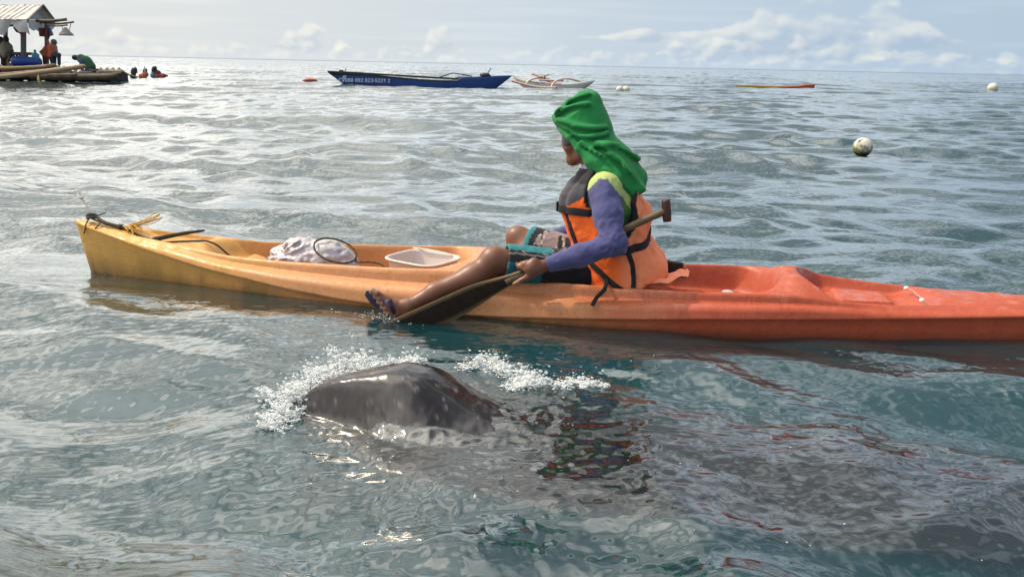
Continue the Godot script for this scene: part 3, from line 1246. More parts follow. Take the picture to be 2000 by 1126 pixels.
func trunk(f: Field, grow: float) -> void:
	f.chain([V(2.745, 0, 0.15), V(2.755, 0, 0.30), V(2.72, -0.01, 0.47), V(2.672, -0.015, 0.600)], [0.135 + grow, 0.125 + grow, 0.137 + grow, 0.082 + grow], 0.05, 1)
	f.bar(V(2.705, 0.075, 0.50), V(2.65, -0.105, 0.495), 0.125 + grow, 0.125 + grow, 0.05, 1)


func build_shirt(who: Node3D) -> void:
	var f := Field.new(V(2.42, -0.42, 0.10), V(2.98, 0.42, 0.74), 0.0072)
	trunk(f, 0.0)
	f.bar(V(2.672, -0.015, 0.60), V(2.650, -0.02, 0.655), 0.075, 0.068, 0.03, 1)
	f.bar(SHOULDER_L, V(2.67, 0, 0.605), 0.062, 0.058, 0.05, 1)
	f.bar(SHOULDER_R, V(2.67, 0, 0.605), 0.062, 0.058, 0.05, 1)
	f.chain([SHOULDER_L, SHOULDER_L.lerp(ELBOW_L, 0.5) + Vector3(-0.006, 0, 0.004), ELBOW_L, ELBOW_L.lerp(WRIST_L, 0.5) + Vector3(0, -0.004, 0), WRIST_L], [0.066, 0.060, 0.050, 0.046, 0.034], 0.03, 2)
	f.chain([SHOULDER_R, ELBOW_R, WRIST_R], [0.072, 0.054, 0.036], 0.03, 2)
	# folds: across the elbow, along the sleeves
	f.each(func(p: Vector3, v: float) -> float:
		var u := noise.get_noise_3d(p.x * 7.0 + p.y * 9.0, p.y * 4.0 - p.x * 9.0, p.z * 5.0)
		var e := (p - ELBOW_L).length()
		var near_elbow := exp(-pow(e / 0.10, 2.0))
		var ridge := 1.0 - absf(noise.get_noise_3d(p.x * 13.0 - p.y * 5.0, p.y * 15.0, p.z * 6.0)) * 3.0
		var twist := sin((p - ELBOW_L).dot(Vector3(0.5, 0.8, 0.2)) * 95.0 + u * 6.0)
		return v - 0.005 * u - near_elbow * (0.005 * ridge + 0.0040 * twist) - 0.0018 * ridge)
	# cuffs and neck stay open
	var cuff := (WRIST_L - ELBOW_L).normalized()
	var end_l := WRIST_L - cuff * 0.006
	var cuff_r := (WRIST_R - ELBOW_R).normalized()
	f.each(func(p: Vector3, v: float) -> float:
		var o := v
		if p.z > 0.22 and p.x < 2.56:
			o = maxf(o, (p - end_l).dot(cuff))
		if p.z < -0.12 and p.x < 2.50:
			o = maxf(o, (p - WRIST_R).dot(cuff_r))
		return o, 0.2)
	var sh := Shape.new()
	f.skin(sh, func(p: Vector3, m: int) -> Color:
		var fade := noise.get_noise_3d(p.x * 5.0, p.y * 5.0, p.z * 5.0)
		var c := Color(0.075, 0.205, 0.050)
		if m == 2:
			c = Color(0.076, 0.078, 0.190).lerp(Color(0.14, 0.14, 0.275), clampf(fade, 0, 1))
		var arc := 0.634 - 1.25 * maxf(0.0, absf(p.x - 2.70) - 0.02) - (0.5 * maxf(0.0, 0.17 - absf(p.z)))
		if p.y > arc and p.y > 0.50 and p.x < 2.83:
			c = Color(0.40, 0.47, 0.16)
		if p.x < 2.635 and p.y > 0.60 and absf(p.z) < 0.09:
			c = Color(0.30, 0.29, 0.44)
		return cloth_paint(c, p, 0.12))
	kput(sh, "shirt", cloth("shirt_cloth"), who)


func build_shorts(who: Node3D) -> void:
	var f := Field.new(V(2.18, -0.34, 0.04), V(2.96, 0.40, 0.40), 0.0085)
	f.bar(V(2.75, -0.05, 0.155), V(2.75, 0.05, 0.155), 0.145, 0.145, 0.04, 3)
	f.bar(HIP_L, KNEE_L, 0.105, 0.079, 0.03, 1)
	f.bar(HIP_R, KNEE_R, 0.105, 0.079, 0.03, 2)
	var axis_l := (KNEE_L - HIP_L).normalized()
	var axis_r := (KNEE_R - HIP_R).normalized()
	var hem_l := KNEE_L - axis_l * 0.045
	var hem_r := KNEE_R - axis_r * 0.055
	f.each(func(p: Vector3, v: float) -> float:
		var r := 1.0 - absf(noise.get_noise_3d(p.x * 9.0, p.y * 10.0, p.z * 10.0)) * 3.0
		return v - 0.004 * r, 0.04)
	f.each(func(p: Vector3, v: float) -> float:
		var o := v
		if p.z > 0.08:
			o = maxf(o, (p - hem_l).dot(axis_l))
		if p.z < -0.05:
			o = maxf(o, (p - hem_r).dot(axis_r))
		return o, 0.2)
	# the legs leave hollow hems
	f.bar(hem_l - axis_l * 0.03, KNEE_L, 0.068, 0.068, 0.004, 9, Vector3.ZERO, 1.0, true)
	f.bar(hem_r - axis_r * 0.03, KNEE_R, 0.068, 0.068, 0.004, 9, Vector3.ZERO, 1.0, true)
	var sh := Shape.new()
	f.skin(sh, func(p: Vector3, _m: int) -> Color:
		var black := Color(0.016, 0.016, 0.020)
		var c := black
		if p.z > 0.045:
			var u := (p - hem_l).dot(-axis_l)
			var mid := KNEE_L.lerp(HIP_L, clampf((KNEE_L - p).dot(-axis_l) * -1.0 / 0.5, 0, 1))
			var on := HIP_L + axis_l * (p - HIP_L).dot(axis_l)
			var a := atan2(p.y - on.y, p.z - on.z)
			if a > 1.05 and u < 0.20:
				c = Color(0.022, 0.165, 0.195)
			elif a > 0.78 and a < 0.86:
				c = Color(0.20, 0.20, 0.19)
			elif a < 0.30 and u < 0.16:
				c = Color(0.020, 0.120, 0.155)
			elif a > 0.9 and u < 0.4:
				var nz := noise.get_noise_3d(p.x * 16.0, p.y * 8.0, p.z * 8.0)
				c = Color(0.20, 0.18, 0.19) if nz > 0.1 else black
		elif p.z < -0.02:
			var u := (p - hem_r).dot(-axis_r)
			if u < 0.028:
				c = Color(0.035, 0.21, 0.23)
			else:
				var nz := noise.get_noise_3d(p.x * 18.0 + 4.0, p.y * 4.0, p.z * 4.0)
				if u > 0.06:
					c = Color(0.21, 0.17, 0.175) if nz > -0.05 else black
					if absf(nz + 0.05) < 0.035:
						c = Color(0.42, 0.38, 0.36)
		return cloth_paint(c, p, 0.1))
	kput(sh, "shorts", cloth("shorts_cloth", 0.8), who)


func build_vest(who: Node3D) -> void:
	var f := Field.new(V(2.43, -0.32, 0.07), V(3.07, 0.32, 0.70), 0.0085)
	for side in [-1.0, 1.0]:
		var z: float = 0.085 * side
		f.bar(V(2.795, z, 0.12), V(2.715, z, 0.53), 0.180, 0.140, 0.03)
		f.bar(V(2.735, z * 0.95, 0.17), V(2.610, z * 0.98, 0.51), 0.122, 0.112, 0.03)
		f.chain([V(2.575, z * 1.15, 0.53), V(2.60, z * 1.0, 0.625), V(2.69, z * 0.95, 0.650), V(2.79, z * 1.0, 0.59)], [0.035, 0.026, 0.024, 0.035], 0.03)
	f.bar(V(2.880, -0.06, 0.19), V(2.880, 0.06, 0.19), 0.125, 0.125, 0.04)
	f.bar(V(2.860, -0.06, 0.45), V(2.860, 0.06, 0.45), 0.055, 0.055, 0.05)
	# seams between the foam blocks
	f.each(func(p: Vector3, v: float) -> float:
		var s := v
		var a := atan2(p.z, p.x - 2.76)
		for seam in [0.0, 0.62, -0.62, 1.15, 2.55, -2.55]:
			var da := absf(wrapf(a - seam, -PI, PI)) * 0.2
			s += 0.011 * exp(-pow(da / 0.014, 2.0))
		var cr := 1.0 - absf(noise.get_noise_3d(p.x * 8.0, p.y * 12.0, p.z * 8.0)) * 3.0
		return s - 0.0035 * cr - 0.004 * noise.get_noise_3d(p.x * 5.0, p.y * 5.0, p.z * 5.0), 0.06)
	# arm holes, neck, bottom edge
	for side in [-1.0, 1.0]:
		var z: float = side
		var dx := 0.0 if side > 0 else -0.06
		f.bar(V(2.735 + dx, 0.150 * z, 0.585), V(2.75 + dx, 0.40 * z, 0.50), 0.104, 0.140, 0.012, 9, Vector3.ZERO, 1.0, true)
		f.bar(V(2.775 + dx, 0.175 * z, 0.47), V(2.785 + dx, 0.40 * z, 0.45), 0.070, 0.11, 0.012, 9, Vector3.ZERO, 1.0, true)
	f.bar(V(2.668, -0.015, 0.585), V(2.585, -0.02, 0.80), 0.078, 0.12, 0.01, 9, Vector3.ZERO, 1.0, true)
	f.bar(V(2.60, -0.015, 0.66), V(2.50, -0.02, 0.66), 0.05, 0.07, 0.01, 9, Vector3.ZERO, 1.0, true)
	f.each(func(p: Vector3, v: float) -> float:
		var low := 0.118 + 0.05 * smooth(2.72, 2.98, p.x) + 0.008 * sin(p.x * 60.0 + p.z * 40.0) * smooth(2.8, 2.9, p.x)
		if p.x < 2.62:
			low = 0.118 + (2.62 - p.x) * 0.5
		return maxf(v, low - p.y), 0.2)
	var edges := [[V(2.735, 0.150, 0.585), V(2.75, 0.40, 0.50), 0.104, 0.140], [V(2.775, 0.175, 0.47), V(2.785, 0.40, 0.45), 0.070, 0.11]]
	var sh := Shape.new()
	f.skin(sh, func(p: Vector3, _m: int) -> Color:
		var c := Color(0.92, 0.150, 0.030)
		var back := smooth(2.76, 2.84, p.x)
		c = c.lerp(Color(0.84, 0.250, 0.115), back)
		if p.x < 2.70 and p.y > 0.492 + (p.x - 2.53) * 0.62:
			c = Color(0.062, 0.058, 0.068)
			if p.z < -0.02:
				c = Color(0.02, 0.02, 0.024)
		if p.y > 0.60:
			c = Color(0.02, 0.02, 0.024)
		if p.z > 0:
			for e in edges:
				var ab: Vector3 = e[1] - e[0]
				var t := clampf((p - e[0]).dot(ab) / ab.length_squared(), 0, 1)
				if (p - e[0] - ab * t).length() - lerpf(e[2], e[3], t) < 0.014 and (p.x > 2.80 or p.y > 0.5):
					c = Color(0.018, 0.018, 0.022)
		return cloth_paint(c, p, 0.06))
	var vest := kput(sh, "life_vest", cloth("vest_cloth", 0.75), who)
	# straps
	var web := mat("webbing", 0.85)
	var black := Color(0.010, 0.010, 0.012)
	var band := func(list: Array, width: float) -> Shape:      # list of (angle round the trunk in degrees, height)
		var s := Shape.new()
		var pts := []
		var outs := []
		var n := list.size() * 6
		for i in n:
			var x := float(i) / (n - 1) * (list.size() - 1)
			var k := mini(int(x), list.size() - 2)
			var q: Vector2 = list[k].lerp(list[k + 1], x - k)
			var dir := Vector3(cos(deg_to_rad(q.x)), 0, sin(deg_to_rad(q.x)))
			pts.append(f.hug(Vector3(2.745, q.y, 0), dir, 0.003))
			outs.append(dir)
		ribbon(s, pts, outs, width, 0.004, black)
		return s
	kput(band.call([Vector2(104, 0.478), Vector2(125, 0.482), Vector2(150, 0.480), Vector2(165, 0.476), Vector2(180, 0.470), Vector2(200, 0.465), Vector2(215, 0.47)], 0.034), "strap", web, vest, who)
	kput(band.call([Vector2(100, 0.318), Vector2(75, 0.328), Vector2(50, 0.345), Vector2(25, 0.362), Vector2(0, 0.372), Vector2(-40, 0.36), Vector2(-80, 0.34)], 0.036), "strap", web, vest, who)
	kput(band.call([Vector2(146, 0.478), Vector2(141, 0.43), Vector2(136, 0.38), Vector2(131, 0.33)], 0.022), "strap", web, vest, who)
	kput(band.call([Vector2(72, 0.325), Vector2(67, 0.27), Vector2(65, 0.21), Vector2(66, 0.165)], 0.022), "strap", web, vest, who)
	kput(band.call([Vector2(112, 0.265), Vector2(98, 0.225), Vector2(85, 0.18), Vector2(76, 0.155)], 0.024), "strap", web, vest, who)
	var s := Shape.new()
	var hang := curve([V(2.69, 0.212, 0.262), V(2.70, 0.242, 0.235), V(2.735, 0.262, 0.195), V(2.733, 0.300, 0.165), V(2.705, 0.345, 0.14), V(2.688, 0.385, 0.112)], 18)
	var outs := []
	for p in hang:
		outs.append(Vector3(0.15, 0.35, 1.0))
	ribbon(s, hang, outs, 0.018, 0.004, black)
	kput(s, "strap", web, vest, who)
	s = Shape.new()
	var bk := f.hug(Vector3(2.745, 0.472, 0), Vector3(cos(deg_to_rad(178)), 0, sin(deg_to_rad(178))), 0.012)
	s.box(bk, Vector3(0.012, 0.024, 0.030), black, Basis(), 0.3)
	kput(s, "buckle", mat("dark_lens", 0.12), vest, who)
	s = Shape.new()
	s.box(f.hug(Vector3(2.745, 0.485, 0), Vector3(cos(deg_to_rad(161)), 0, sin(deg_to_rad(161))), 0.008), Vector3(0.010, 0.024, 0.014), black, Basis(Vector3.UP, 0.3), 0.3)
	kput(s, "buckle", mat("dark_lens", 0.12), vest, who)
	# the faded flap that trails behind on the deck
	s = Shape.new()
	var p := PackedVector3Array()
	for i in 22:
		var u := i / 21.0
		for j in 12:
			var w := j / 11.0
			var x := lerpf(2.86, 3.10 - 0.03 * absf(w - 0.4), u)
			var z := lerpf(0.23, -0.10, w) * lerpf(1.0, 0.82, u)
			var y := lerpf(0.150, 0.172 + 0.018 * u, smooth(0.0, 0.7, 1.0 - w)) + 0.030 * u * u + 0.008 * sin(u * 17.0 + w * 5.0) * u + 0.005 * sin(w * 19.0 + u * 8.0)
			p.append(V(x, z, y))
	s.grid(p, 22, 12, Color(0.74, 0.235, 0.125))
	var m := s.v.size()
	var q := PackedVector3Array()
	for x in p:
		q.append(x - Vector3(0, 0.006, 0))
	s.grid(q, 22, 12, Color(0.74, 0.235, 0.125))
	kput(s, "flap", cloth("vest_cloth"), vest, who)


const HOOD_FOLDS := [
	[Vector3(2.466, 0.846, 0), Vector3(2.522, 0.816, 0), Vector3(2.616, 0.774, 0), Vector3(2.727, 0.747, 0)],
	[Vector3(2.461, 0.857, 0), Vector3(2.509, 0.848, 0), Vector3(2.579, 0.830, 0), Vector3(2.648, 0.825, 0), Vector3(2.693, 0.831, 0)],
	[Vector3(2.458, 0.875, 0), Vector3(2.507, 0.906, 0), Vector3(2.564, 0.925, 0), Vector3(2.609, 0.931, 0)],
	[Vector3(2.457, 0.884, 0), Vector3(2.495, 0.923, 0), Vector3(2.551, 0.954, 0), Vector3(2.607, 0.973, 0)],
	[Vector3(2.541, 0.797, 0), Vector3(2.615, 0.790, 0), Vector3(2.674, 0.797, 0), Vector3(2.701, 0.807, 0)],
	[Vector3(2.589, 0.760, 0), Vector3(2.658, 0.753, 0), Vector3(2.714, 0.764, 0), Vector3(2.758, 0.757, 0)],
	[Vector3(2.705, 0.725, 0), Vector3(2.764, 0.691, 0), Vector3(2.806, 0.632, 0)],
	[Vector3(2.726, 0.762, 0), Vector3(2.796, 0.727, 0), Vector3(2.841, 0.690, 0)],
	[Vector3(2.582, 0.764, 0), Vector3(2.688, 0.707, 0), Vector3(2.770, 0.651, 0)],
]


func build_wrap(who: Node3D) -> void:
	var f := Field.new(V(2.40, -0.18, 0.54), V(2.92, 0.20, 1.02), 0.0056)
	var zed := Vector3(0, 0, 1)
	f.bar(V(2.585, -0.035, 0.835), V(2.603, -0.03, 0.832), 0.102, 0.098, 0.04, 0, zed, 0.92)
	f.bar(V(2.600, -0.035, 0.86), V(2.600, -0.035, 0.935), 0.092, 0.058, 0.04, 0, zed, 0.9)
	f.bar(V(2.572, -0.035, 0.965), V(2.620, -0.03, 0.968), 0.022, 0.020, 0.03)
	f.bar(V(2.580, -0.045, 0.890), V(2.470, -0.05, 0.868), 0.078, 0.034, 0.05)
	f.bar(V(2.470, -0.055, 0.880), V(2.442, -0.060, 0.874), 0.018, 0.011, 0.015)
	f.bar(V(2.545, -0.04, 0.835), V(2.484, -0.05, 0.800), 0.064, 0.024, 0.03)
	# the face side is open below the hem
	var nrm := Vector3(-0.565, -0.826, 0).normalized()
	var hem := V(2.480, 0, 0.803)
	f.each(func(p: Vector3, v: float) -> float:
		return maxf(v, (p - hem).dot(nrm)), 0.25)
	# hem band along the cheek, then the drape over the nape and the shoulder
	f.chain([V(2.486, -0.01, 0.813), V(2.524, 0.044, 0.790), V(2.57, 0.070, 0.742), V(2.635, 0.090, 0.700), V(2.70, 0.105, 0.650)], [0.010, 0.012, 0.013, 0.014, 0.016], 0.012)
	f.bar(V(2.645, -0.02, 0.755), V(2.730, 0.015, 0.680), 0.098, 0.090, 0.04)
	f.bar(V(2.730, 0.015, 0.680), V(2.800, 0.030, 0.625), 0.090, 0.068, 0.04)
	f.bar(V(2.67, 0.055, 0.695), V(2.760, 0.085, 0.630), 0.062, 0.058, 0.04)
	f.bar(V(2.760, 0.085, 0.630), V(2.832, 0.095, 0.572), 0.058, 0.032, 0.03)
	f.bar(V(2.800, -0.01, 0.655), V(2.850, 0.01, 0.620), 0.040, 0.030, 0.04)
	f.bar(V(2.850, 0.01, 0.620), V(2.845, 0.08, 0.575), 0.030, 0.028, 0.03)
	# the long creases that run back from the knot over the brow, along the hem and down the drape
	for line in HOOD_FOLDS:
		var path := []
		for q in curve(line, line.size() * 4):
			path.append(f.hug(Vector3(q.x, q.y, -0.02), Vector3(0, 0, 1), 0.003))
		for i in path.size() - 1:
			var w := 1.0 - 0.6 * absf(float(i) / (path.size() - 1) * 2.0 - 1.0)
			f.bar(path[i] + Vector3(0, 0.010, -0.002), path[i + 1] + Vector3(0, 0.010, -0.002), 0.0050 * w, 0.0050 * w, 0.022)
			f.bar(path[i] - Vector3(0, 0.003, -0.002), path[i + 1] - Vector3(0, 0.003, -0.002), 0.0060 * w, 0.0060 * w, 0.010, 9, Vector3.ZERO, 1.0, true)
	# and finer ones everywhere, and gathers at the nape
	f.each(func(p: Vector3, v: float) -> float:
		var a := atan2(p.y - 0.845, p.x - 2.455)
		var r := Vector2(p.x - 2.455, p.y - 0.845).length()
		var n := noise.get_noise_3d(p.x * 4.0, p.y * 4.0, p.z * 3.0)
		var top := smooth(0.03, 0.10, r) * smooth(0.27, 0.10, r)
		var o := v - 0.0035 * top * (0.8 - 1.8 * sqrt(absf(sin(a * 6.0 + n * 1.2))))
		var back := smooth(2.60, 2.69, p.x) * smooth(0.86, 0.78, p.y)
		var line := (p.x * 0.80 + p.y * 0.95) * 70.0 + n * 5.0
		o -= 0.0050 * back * (1.0 - 2.0 * absf(sin(line * 0.5)))
		var drape := smooth(0.74, 0.68, p.y)
		var l2 := (p.x * 0.70 - p.z * 0.4 + p.y * 0.62) * 52.0 + n * 4.0
		o -= 0.0045 * drape * (1.0 - 2.0 * absf(sin(l2 * 0.5 + p.z * 14.0)))
		return o, 0.03)
	var sh := Shape.new()
	f.skin(sh, func(p: Vector3, _m: int) -> Color:
		return cloth_paint(Color(0.022, 0.205, 0.060), p, 0.10))
	kput(sh, "head_wrap", cloth("wrap_cloth", 0.85), who)


func build_paddle() -> void:
	var k := kthing("paddle", "wooden T-grip paddle held under the arm, its dark blade dipping into the water", "paddle", PAD_TIP)
	var d := (PAD_TIP - PAD_GRIP).normalized()
	var face := (V(0.0, 1.0, -0.06) - d * V(0.0, 1.0, -0.06).dot(d)).normalized()
	var up := d.cross(face).normalized()
	var length := (PAD_TIP - PAD_GRIP).length()
	var wood := mat("paddle_wood", 0.6)
	var nt := grain(51, 0.05)
	nt.as_normal_map = true
	nt.bump_strength = 4.0
	wood.uv1_triplanar = true
	wood.uv1_scale = Vector3(5, 5, 30)
	wood.normal_enabled = true
	wood.normal_texture = nt
	wood.normal_scale = 0.4
	var s := Shape.new()
	var pts := []
	var rad := []
	var cols := []
	for i in 25:
		var u := i / 24.0
		var x := u * length * 0.56
		pts.append(PAD_GRIP + d * x)
		rad.append(lerpf(0.0155, 0.0175, u) + 0.0006 * sin(i * 2.3))
		var n := noise.get_noise_2d(u * 9.0, 3.0)
		var c := Color(0.120, 0.078, 0.040) * (1.0 + 0.4 * n)
		c.a = 1.0
		cols.append(c)
	s.tube(pts, rad, cols, 14)
	kput(s, "shaft", wood, k)
	s = Shape.new()
	var cross := (V(0.13, 0.0, -0.99)).normalized()
	var gp := []
	var gr := []
	for i in 9:
		var u := i / 8.0
		gp.append(PAD_GRIP - d * 0.012 + cross * lerpf(-0.048, 0.048, u))
		gr.append(0.0205 * (1.0 - 0.12 * absf(u * 2.0 - 1.0)))
	s.tube(gp, gr, Color(0.060, 0.022, 0.016), 16)
	kput(s, "grip", mat("grip_wood", 0.5), k)
	# the blade: a long board, thin at its edges
	s = Shape.new()
	var p := PackedVector3Array()
	var col := PackedColorArray()
	var n := 44
	for i in n + 1:
		var u := float(i) / n
		var x := length * lerpf(0.49, 1.0, u)
		var end := sqrt(maxf(0.0, 1.0 - pow(maxf(0.0, (u - 0.80) / 0.20), 2.6)))
		var w_up := lerpf(0.019, 0.050, smooth(0.0, 0.40, u)) * end + 0.0004
		var w_low := lerpf(0.017, 0.062, smooth(0.02, 0.55, u)) * end + 0.0004
		var mid := PAD_GRIP + d * x
		var th := lerpf(0.016, 0.0055, smooth(0.0, 0.35, u))
		for q in [[-1.0, -0.5], [-0.985, 0.5], [-0.6, 0.85], [-0.2, 1.0], [0.2, 1.0], [0.6, 0.85], [0.985, 0.5], [1.0, -0.5], [0.6, -0.85], [0.0, -1.0], [-0.6, -0.85]]:
			p.append(mid + up * (w_up if q[0] > 0.0 else w_low) * q[0] * (1.0 if up.y > 0.0 else -1.0) + face * th * q[1])
			var edge := absf(q[0]) > 0.95
			var nz := noise.get_noise_2d(u * 30.0, q[0] * 1.5)
			var c := Color(0.020, 0.013, 0.008) * (1.0 + 0.5 * nz)
			if edge:
				c = Color(0.16, 0.105, 0.055)  # light catching the thin edges, painted into the wood colour
			c.a = 1.0
			col.append(c)
	s.grid(p, n + 1, 11, col, false, true)
	kput(s, "blade", mat("blade_wood", 0.7, {"metallic_specular": 0.3}), k)

func build_cargo() -> void:
	# the white plastic bag in the forward well
	var bag := kthing("plastic_bag", "full white plastic bag, knotted and creased, lying in the forward well of the kayak", "bag", V(1.25, 0.0, 0.07))
	var f := Field.new(V(0.96, -0.20, 0.04), V(1.54, 0.20, 0.30), 0.0075)
	f.bar(V(1.10, -0.02, 0.125), V(1.20, 0.0, 0.145), 0.083, 0.096, 0.04)
	f.bar(V(1.20, 0.0, 0.142), V(1.34, 0.0, 0.140), 0.096, 0.094, 0.04)
	f.bar(V(1.34, 0.0, 0.140), V(1.425, 0.0, 0.125), 0.092, 0.070, 0.04)
	f.bar(V(1.13, 0.06, 0.14), V(1.135, 0.115, 0.150), 0.03, 0.016, 0.03)
	var knot := V(1.128, 0.10, 0.165)
	f.each(func(p: Vector3, v: float) -> float:
		var r := (p - knot).length()
		var a := atan2(p.y - knot.y, p.x - knot.x)
		var n := noise.get_noise_3d(p.x * 7.0, p.y * 7.0, p.z * 7.0)
		var pleat := smooth(0.20, 0.05, r) * (1.0 - 2.0 * absf(sin(a * 6.5 + n * 2.5)))
		var crease := 1.0 - absf(noise.get_noise_3d(p.x * 8.0 + 3.0, p.y * 11.0, p.z * 9.0)) * 3.2
		return v - 0.0075 * pleat - 0.008 * crease - 0.012 * n, 0.05)
	var sh := Shape.new()
	f.skin(sh, func(p: Vector3, _m: int) -> Color:
		var n := noise.get_noise_3d(p.x * 6.0, p.y * 6.0, p.z * 6.0)
		return Color(0.50, 0.46, 0.50).lerp(Color(0.54, 0.40, 0.36), clampf(n * 1.2, 0, 0.8)))
	kput(sh, "sack", mat("bag_film", 0.30, {"metallic_specular": 0.6, "backlight_enabled": true, "backlight": Color(0.45, 0.4, 0.4)}), bag)

	# the square tub
	var tub := kthing("plastic_tub", "translucent pale square plastic tub standing in the well before the paddler's knees", "tub", V(1.84, 0.03, 0.065))
	sh = Shape.new()
	var ring := func(hx: float, hz: float, y: float) -> Array:
		var out := []
		for i in 40:
			var a := TAU * i / 40.0
			var c := cos(a)
			var s := sin(a)
			out.append(V(1.845, 0.055, y) + Basis(Vector3.UP, -0.42) * Vector3(signf(c) * pow(absf(c), 0.50) * hx, 0, signf(s) * pow(absf(s), 0.50) * hz))
		return out
	var p := PackedVector3Array()
	for l in [[0.0, 0.0, 0.075], [0.120, 0.100, 0.075], [0.134, 0.112, 0.082], [0.150, 0.128, 0.190], [0.162, 0.140, 0.193], [0.164, 0.142, 0.199], [0.158, 0.136, 0.203], [0.150, 0.128, 0.201], [0.145, 0.123, 0.190], [0.130, 0.108, 0.085], [0.0, 0.0, 0.082]]:
		for x in ring.call(l[0], l[1], l[2]):
			p.append(x)
	sh.grid(p, 11, 40, Color(0.66, 0.56, 0.52), false, true)
	kput(sh, "shell", mat("tub_plastic", 0.35, {"backlight_enabled": true, "backlight": Color(0.5, 0.42, 0.38)}), tub)
	sh = Shape.new()
	var hp := []
	for i in 12:
		var u := i / 11.0
		hp.append(V(lerpf(1.745, 1.97, u), lerpf(-0.115, -0.02, u), 0.204 + 0.004 * sin(u * PI)))
	sh.tube(hp, 0.0035, Color(0.70, 0.62, 0.58), 6)
	kput(sh, "handle", mat("tub_plastic", 0.35), tub)

	# the rope: knotted at the bow, along the deck, a loop over the bag
	var rope := mat("rope_fibre", 0.9)
	var dark := Color(0.035, 0.030, 0.018)
	var line := kthing("rope", "thin dark rope knotted on the bow and lying along the foredeck into the well", "rope", V(0.05, 0, 0.25))
	sh = Shape.new()
	var run := curve([V(0.060, 0.02, 0.292), V(0.115, 0.03, 0.278), V(0.20, 0.035, 0.262), V(0.27, 0.04, 0.247), V(0.36, 0.06, 0.222), V(0.44, 0.07, 0.208), V(0.50, 0.075, 0.202), V(0.56, 0.06, 0.205), V(0.66, 0.05, 0.212), V(0.72, 0.05, 0.214), V(0.78, 0.055, 0.195), V(0.84, 0.06, 0.150), V(0.90, 0.06, 0.115), V(0.98, 0.05, 0.085)], 70)
	sh.tube(run, 0.0050, dark, 7)
	kput(sh, "line", rope, line)
	sh = Shape.new()
	var tie := curve([V(0.030, 0.010, 0.300), V(0.055, 0.022, 0.312), V(0.075, 0.0, 0.304), V(0.05, -0.012, 0.296), V(0.032, 0.012, 0.290), V(0.060, 0.026, 0.298), V(0.085, 0.008, 0.296), V(0.11, 0.02, 0.284)], 44)
	sh.tube(tie, 0.0085, Color(0.085, 0.070, 0.045), 7)
	sh.tube(curve([V(0.10, 0.015, 0.286), V(0.15, 0.03, 0.272), V(0.20, 0.03, 0.262), V(0.225, 0.03, 0.255)], 16), 0.0105, Color(0.060, 0.050, 0.032), 8)
	sh.tube(curve([V(0.05, 0.02, 0.295), V(0.043, 0.045, 0.262), V(0.040, 0.052, 0.235), V(0.035, 0.056, 0.215)], 12), 0.0035, Color(0.085, 0.070, 0.045), 6)
	sh.tube(curve([V(0.075, 0.0, 0.30), V(0.105, -0.01, 0.312), V(0.12, -0.015, 0.318)], 6), 0.0035, Color(0.085, 0.070, 0.045), 6)
	sh.tube(curve([V(0.12, 0.02, 0.282), V(0.118, 0.05, 0.262), V(0.105, 0.062, 0.248)], 8), 0.0035, Color(0.085, 0.070, 0.045), 6)
	sh.ball(V(0.232, 0.032, 0.258), Vector3(0.018, 0.014, 0.016), Color(0.045, 0.036, 0.022), 8, 10, fine, 0.4)
	kput(sh, "knot", rope, line)
	sh = Shape.new()
	sh.tube(curve([V(0.455, 0.07, 0.215), V(0.50, 0.03, 0.224), V(0.56, -0.03, 0.232), V(0.63, -0.09, 0.238)], 16), [0.013, 0.013, 0.012, 0.012, 0.012, 0.011, 0.011, 0.011, 0.010, 0.010, 0.010, 0.009, 0.008, 0.008, 0.006, 0.004], Color(0.050, 0.042, 0.026), 8)
	sh.ball(V(0.448, 0.072, 0.213), Vector3(0.020, 0.012, 0.016), Color(0.040, 0.034, 0.022), 8, 10, fine, 0.4)
	kput(sh, "toggle", rope, line)

	var fray := kthing("twine", "frayed yellow twine tied to the dark rope on the foredeck", "twine", V(0.25, 0.03, 0.25))
	sh = Shape.new()
	var r := RandomNumberGenerator.new()
	r.seed = 8
	for i in 26:
		var a := V(0.245, 0.03, 0.258)
		var e := V(r.randf_range(0.27, 0.36), r.randf_range(-0.02, 0.09), r.randf_range(0.232, 0.252))
		if i < 7:
			e = V(0.40 + r.randf_range(-0.012, 0.012), -0.05 + r.randf_range(-0.02, 0.02), 0.325 + r.randf_range(-0.03, 0.015))
		var m := a.lerp(e, 0.55) + V(r.randf_range(-0.02, 0.02), r.randf_range(-0.02, 0.02), r.randf_range(0.0, 0.02) - (0.025 if i < 7 else 0.0))
		sh.tube(curve([a, m, e], 7), r.randf_range(0.0016, 0.0032), Color(0.62, 0.36, 0.055) * r.randf_range(0.8, 1.1), 5)
	kput(sh, "strand", rope, fray)

	var nylon := kthing("cord", "thin white nylon cord with a loop, standing up from the bow knot", "cord", V(0.05, 0, 0.29))
	sh = Shape.new()
	sh.tube(curve([V(0.055, 0.0, 0.300), V(0.030, 0.0, 0.345), V(0.0, 0.0, 0.390)], 8), 0.0042, Color(0.74, 0.66, 0.58), 6)
	kput(sh, "stem", rope, nylon)
	sh = Shape.new()
	var loop := []
	for i in 15:
		var a := TAU * i / 14.0
		loop.append(V(-0.020 + 0.016 * cos(a), 0.004 * sin(a), 0.415 + 0.018 * sin(a)))
	sh.tube(loop, 0.0036, Color(0.78, 0.72, 0.66), 6)
	sh.ball(V(0.002, 0, 0.393), Vector3(0.012, 0.009, 0.011), Color(0.74, 0.62, 0.50), 8, 10, fine, 0.5)
	kput(sh, "loop", rope, nylon)

	var coil := kthing("rope", "thin olive rope lying in an open loop over the plastic bag", "rope", V(1.40, 0.05, 0.19))
	sh = Shape.new()
	var lp := []
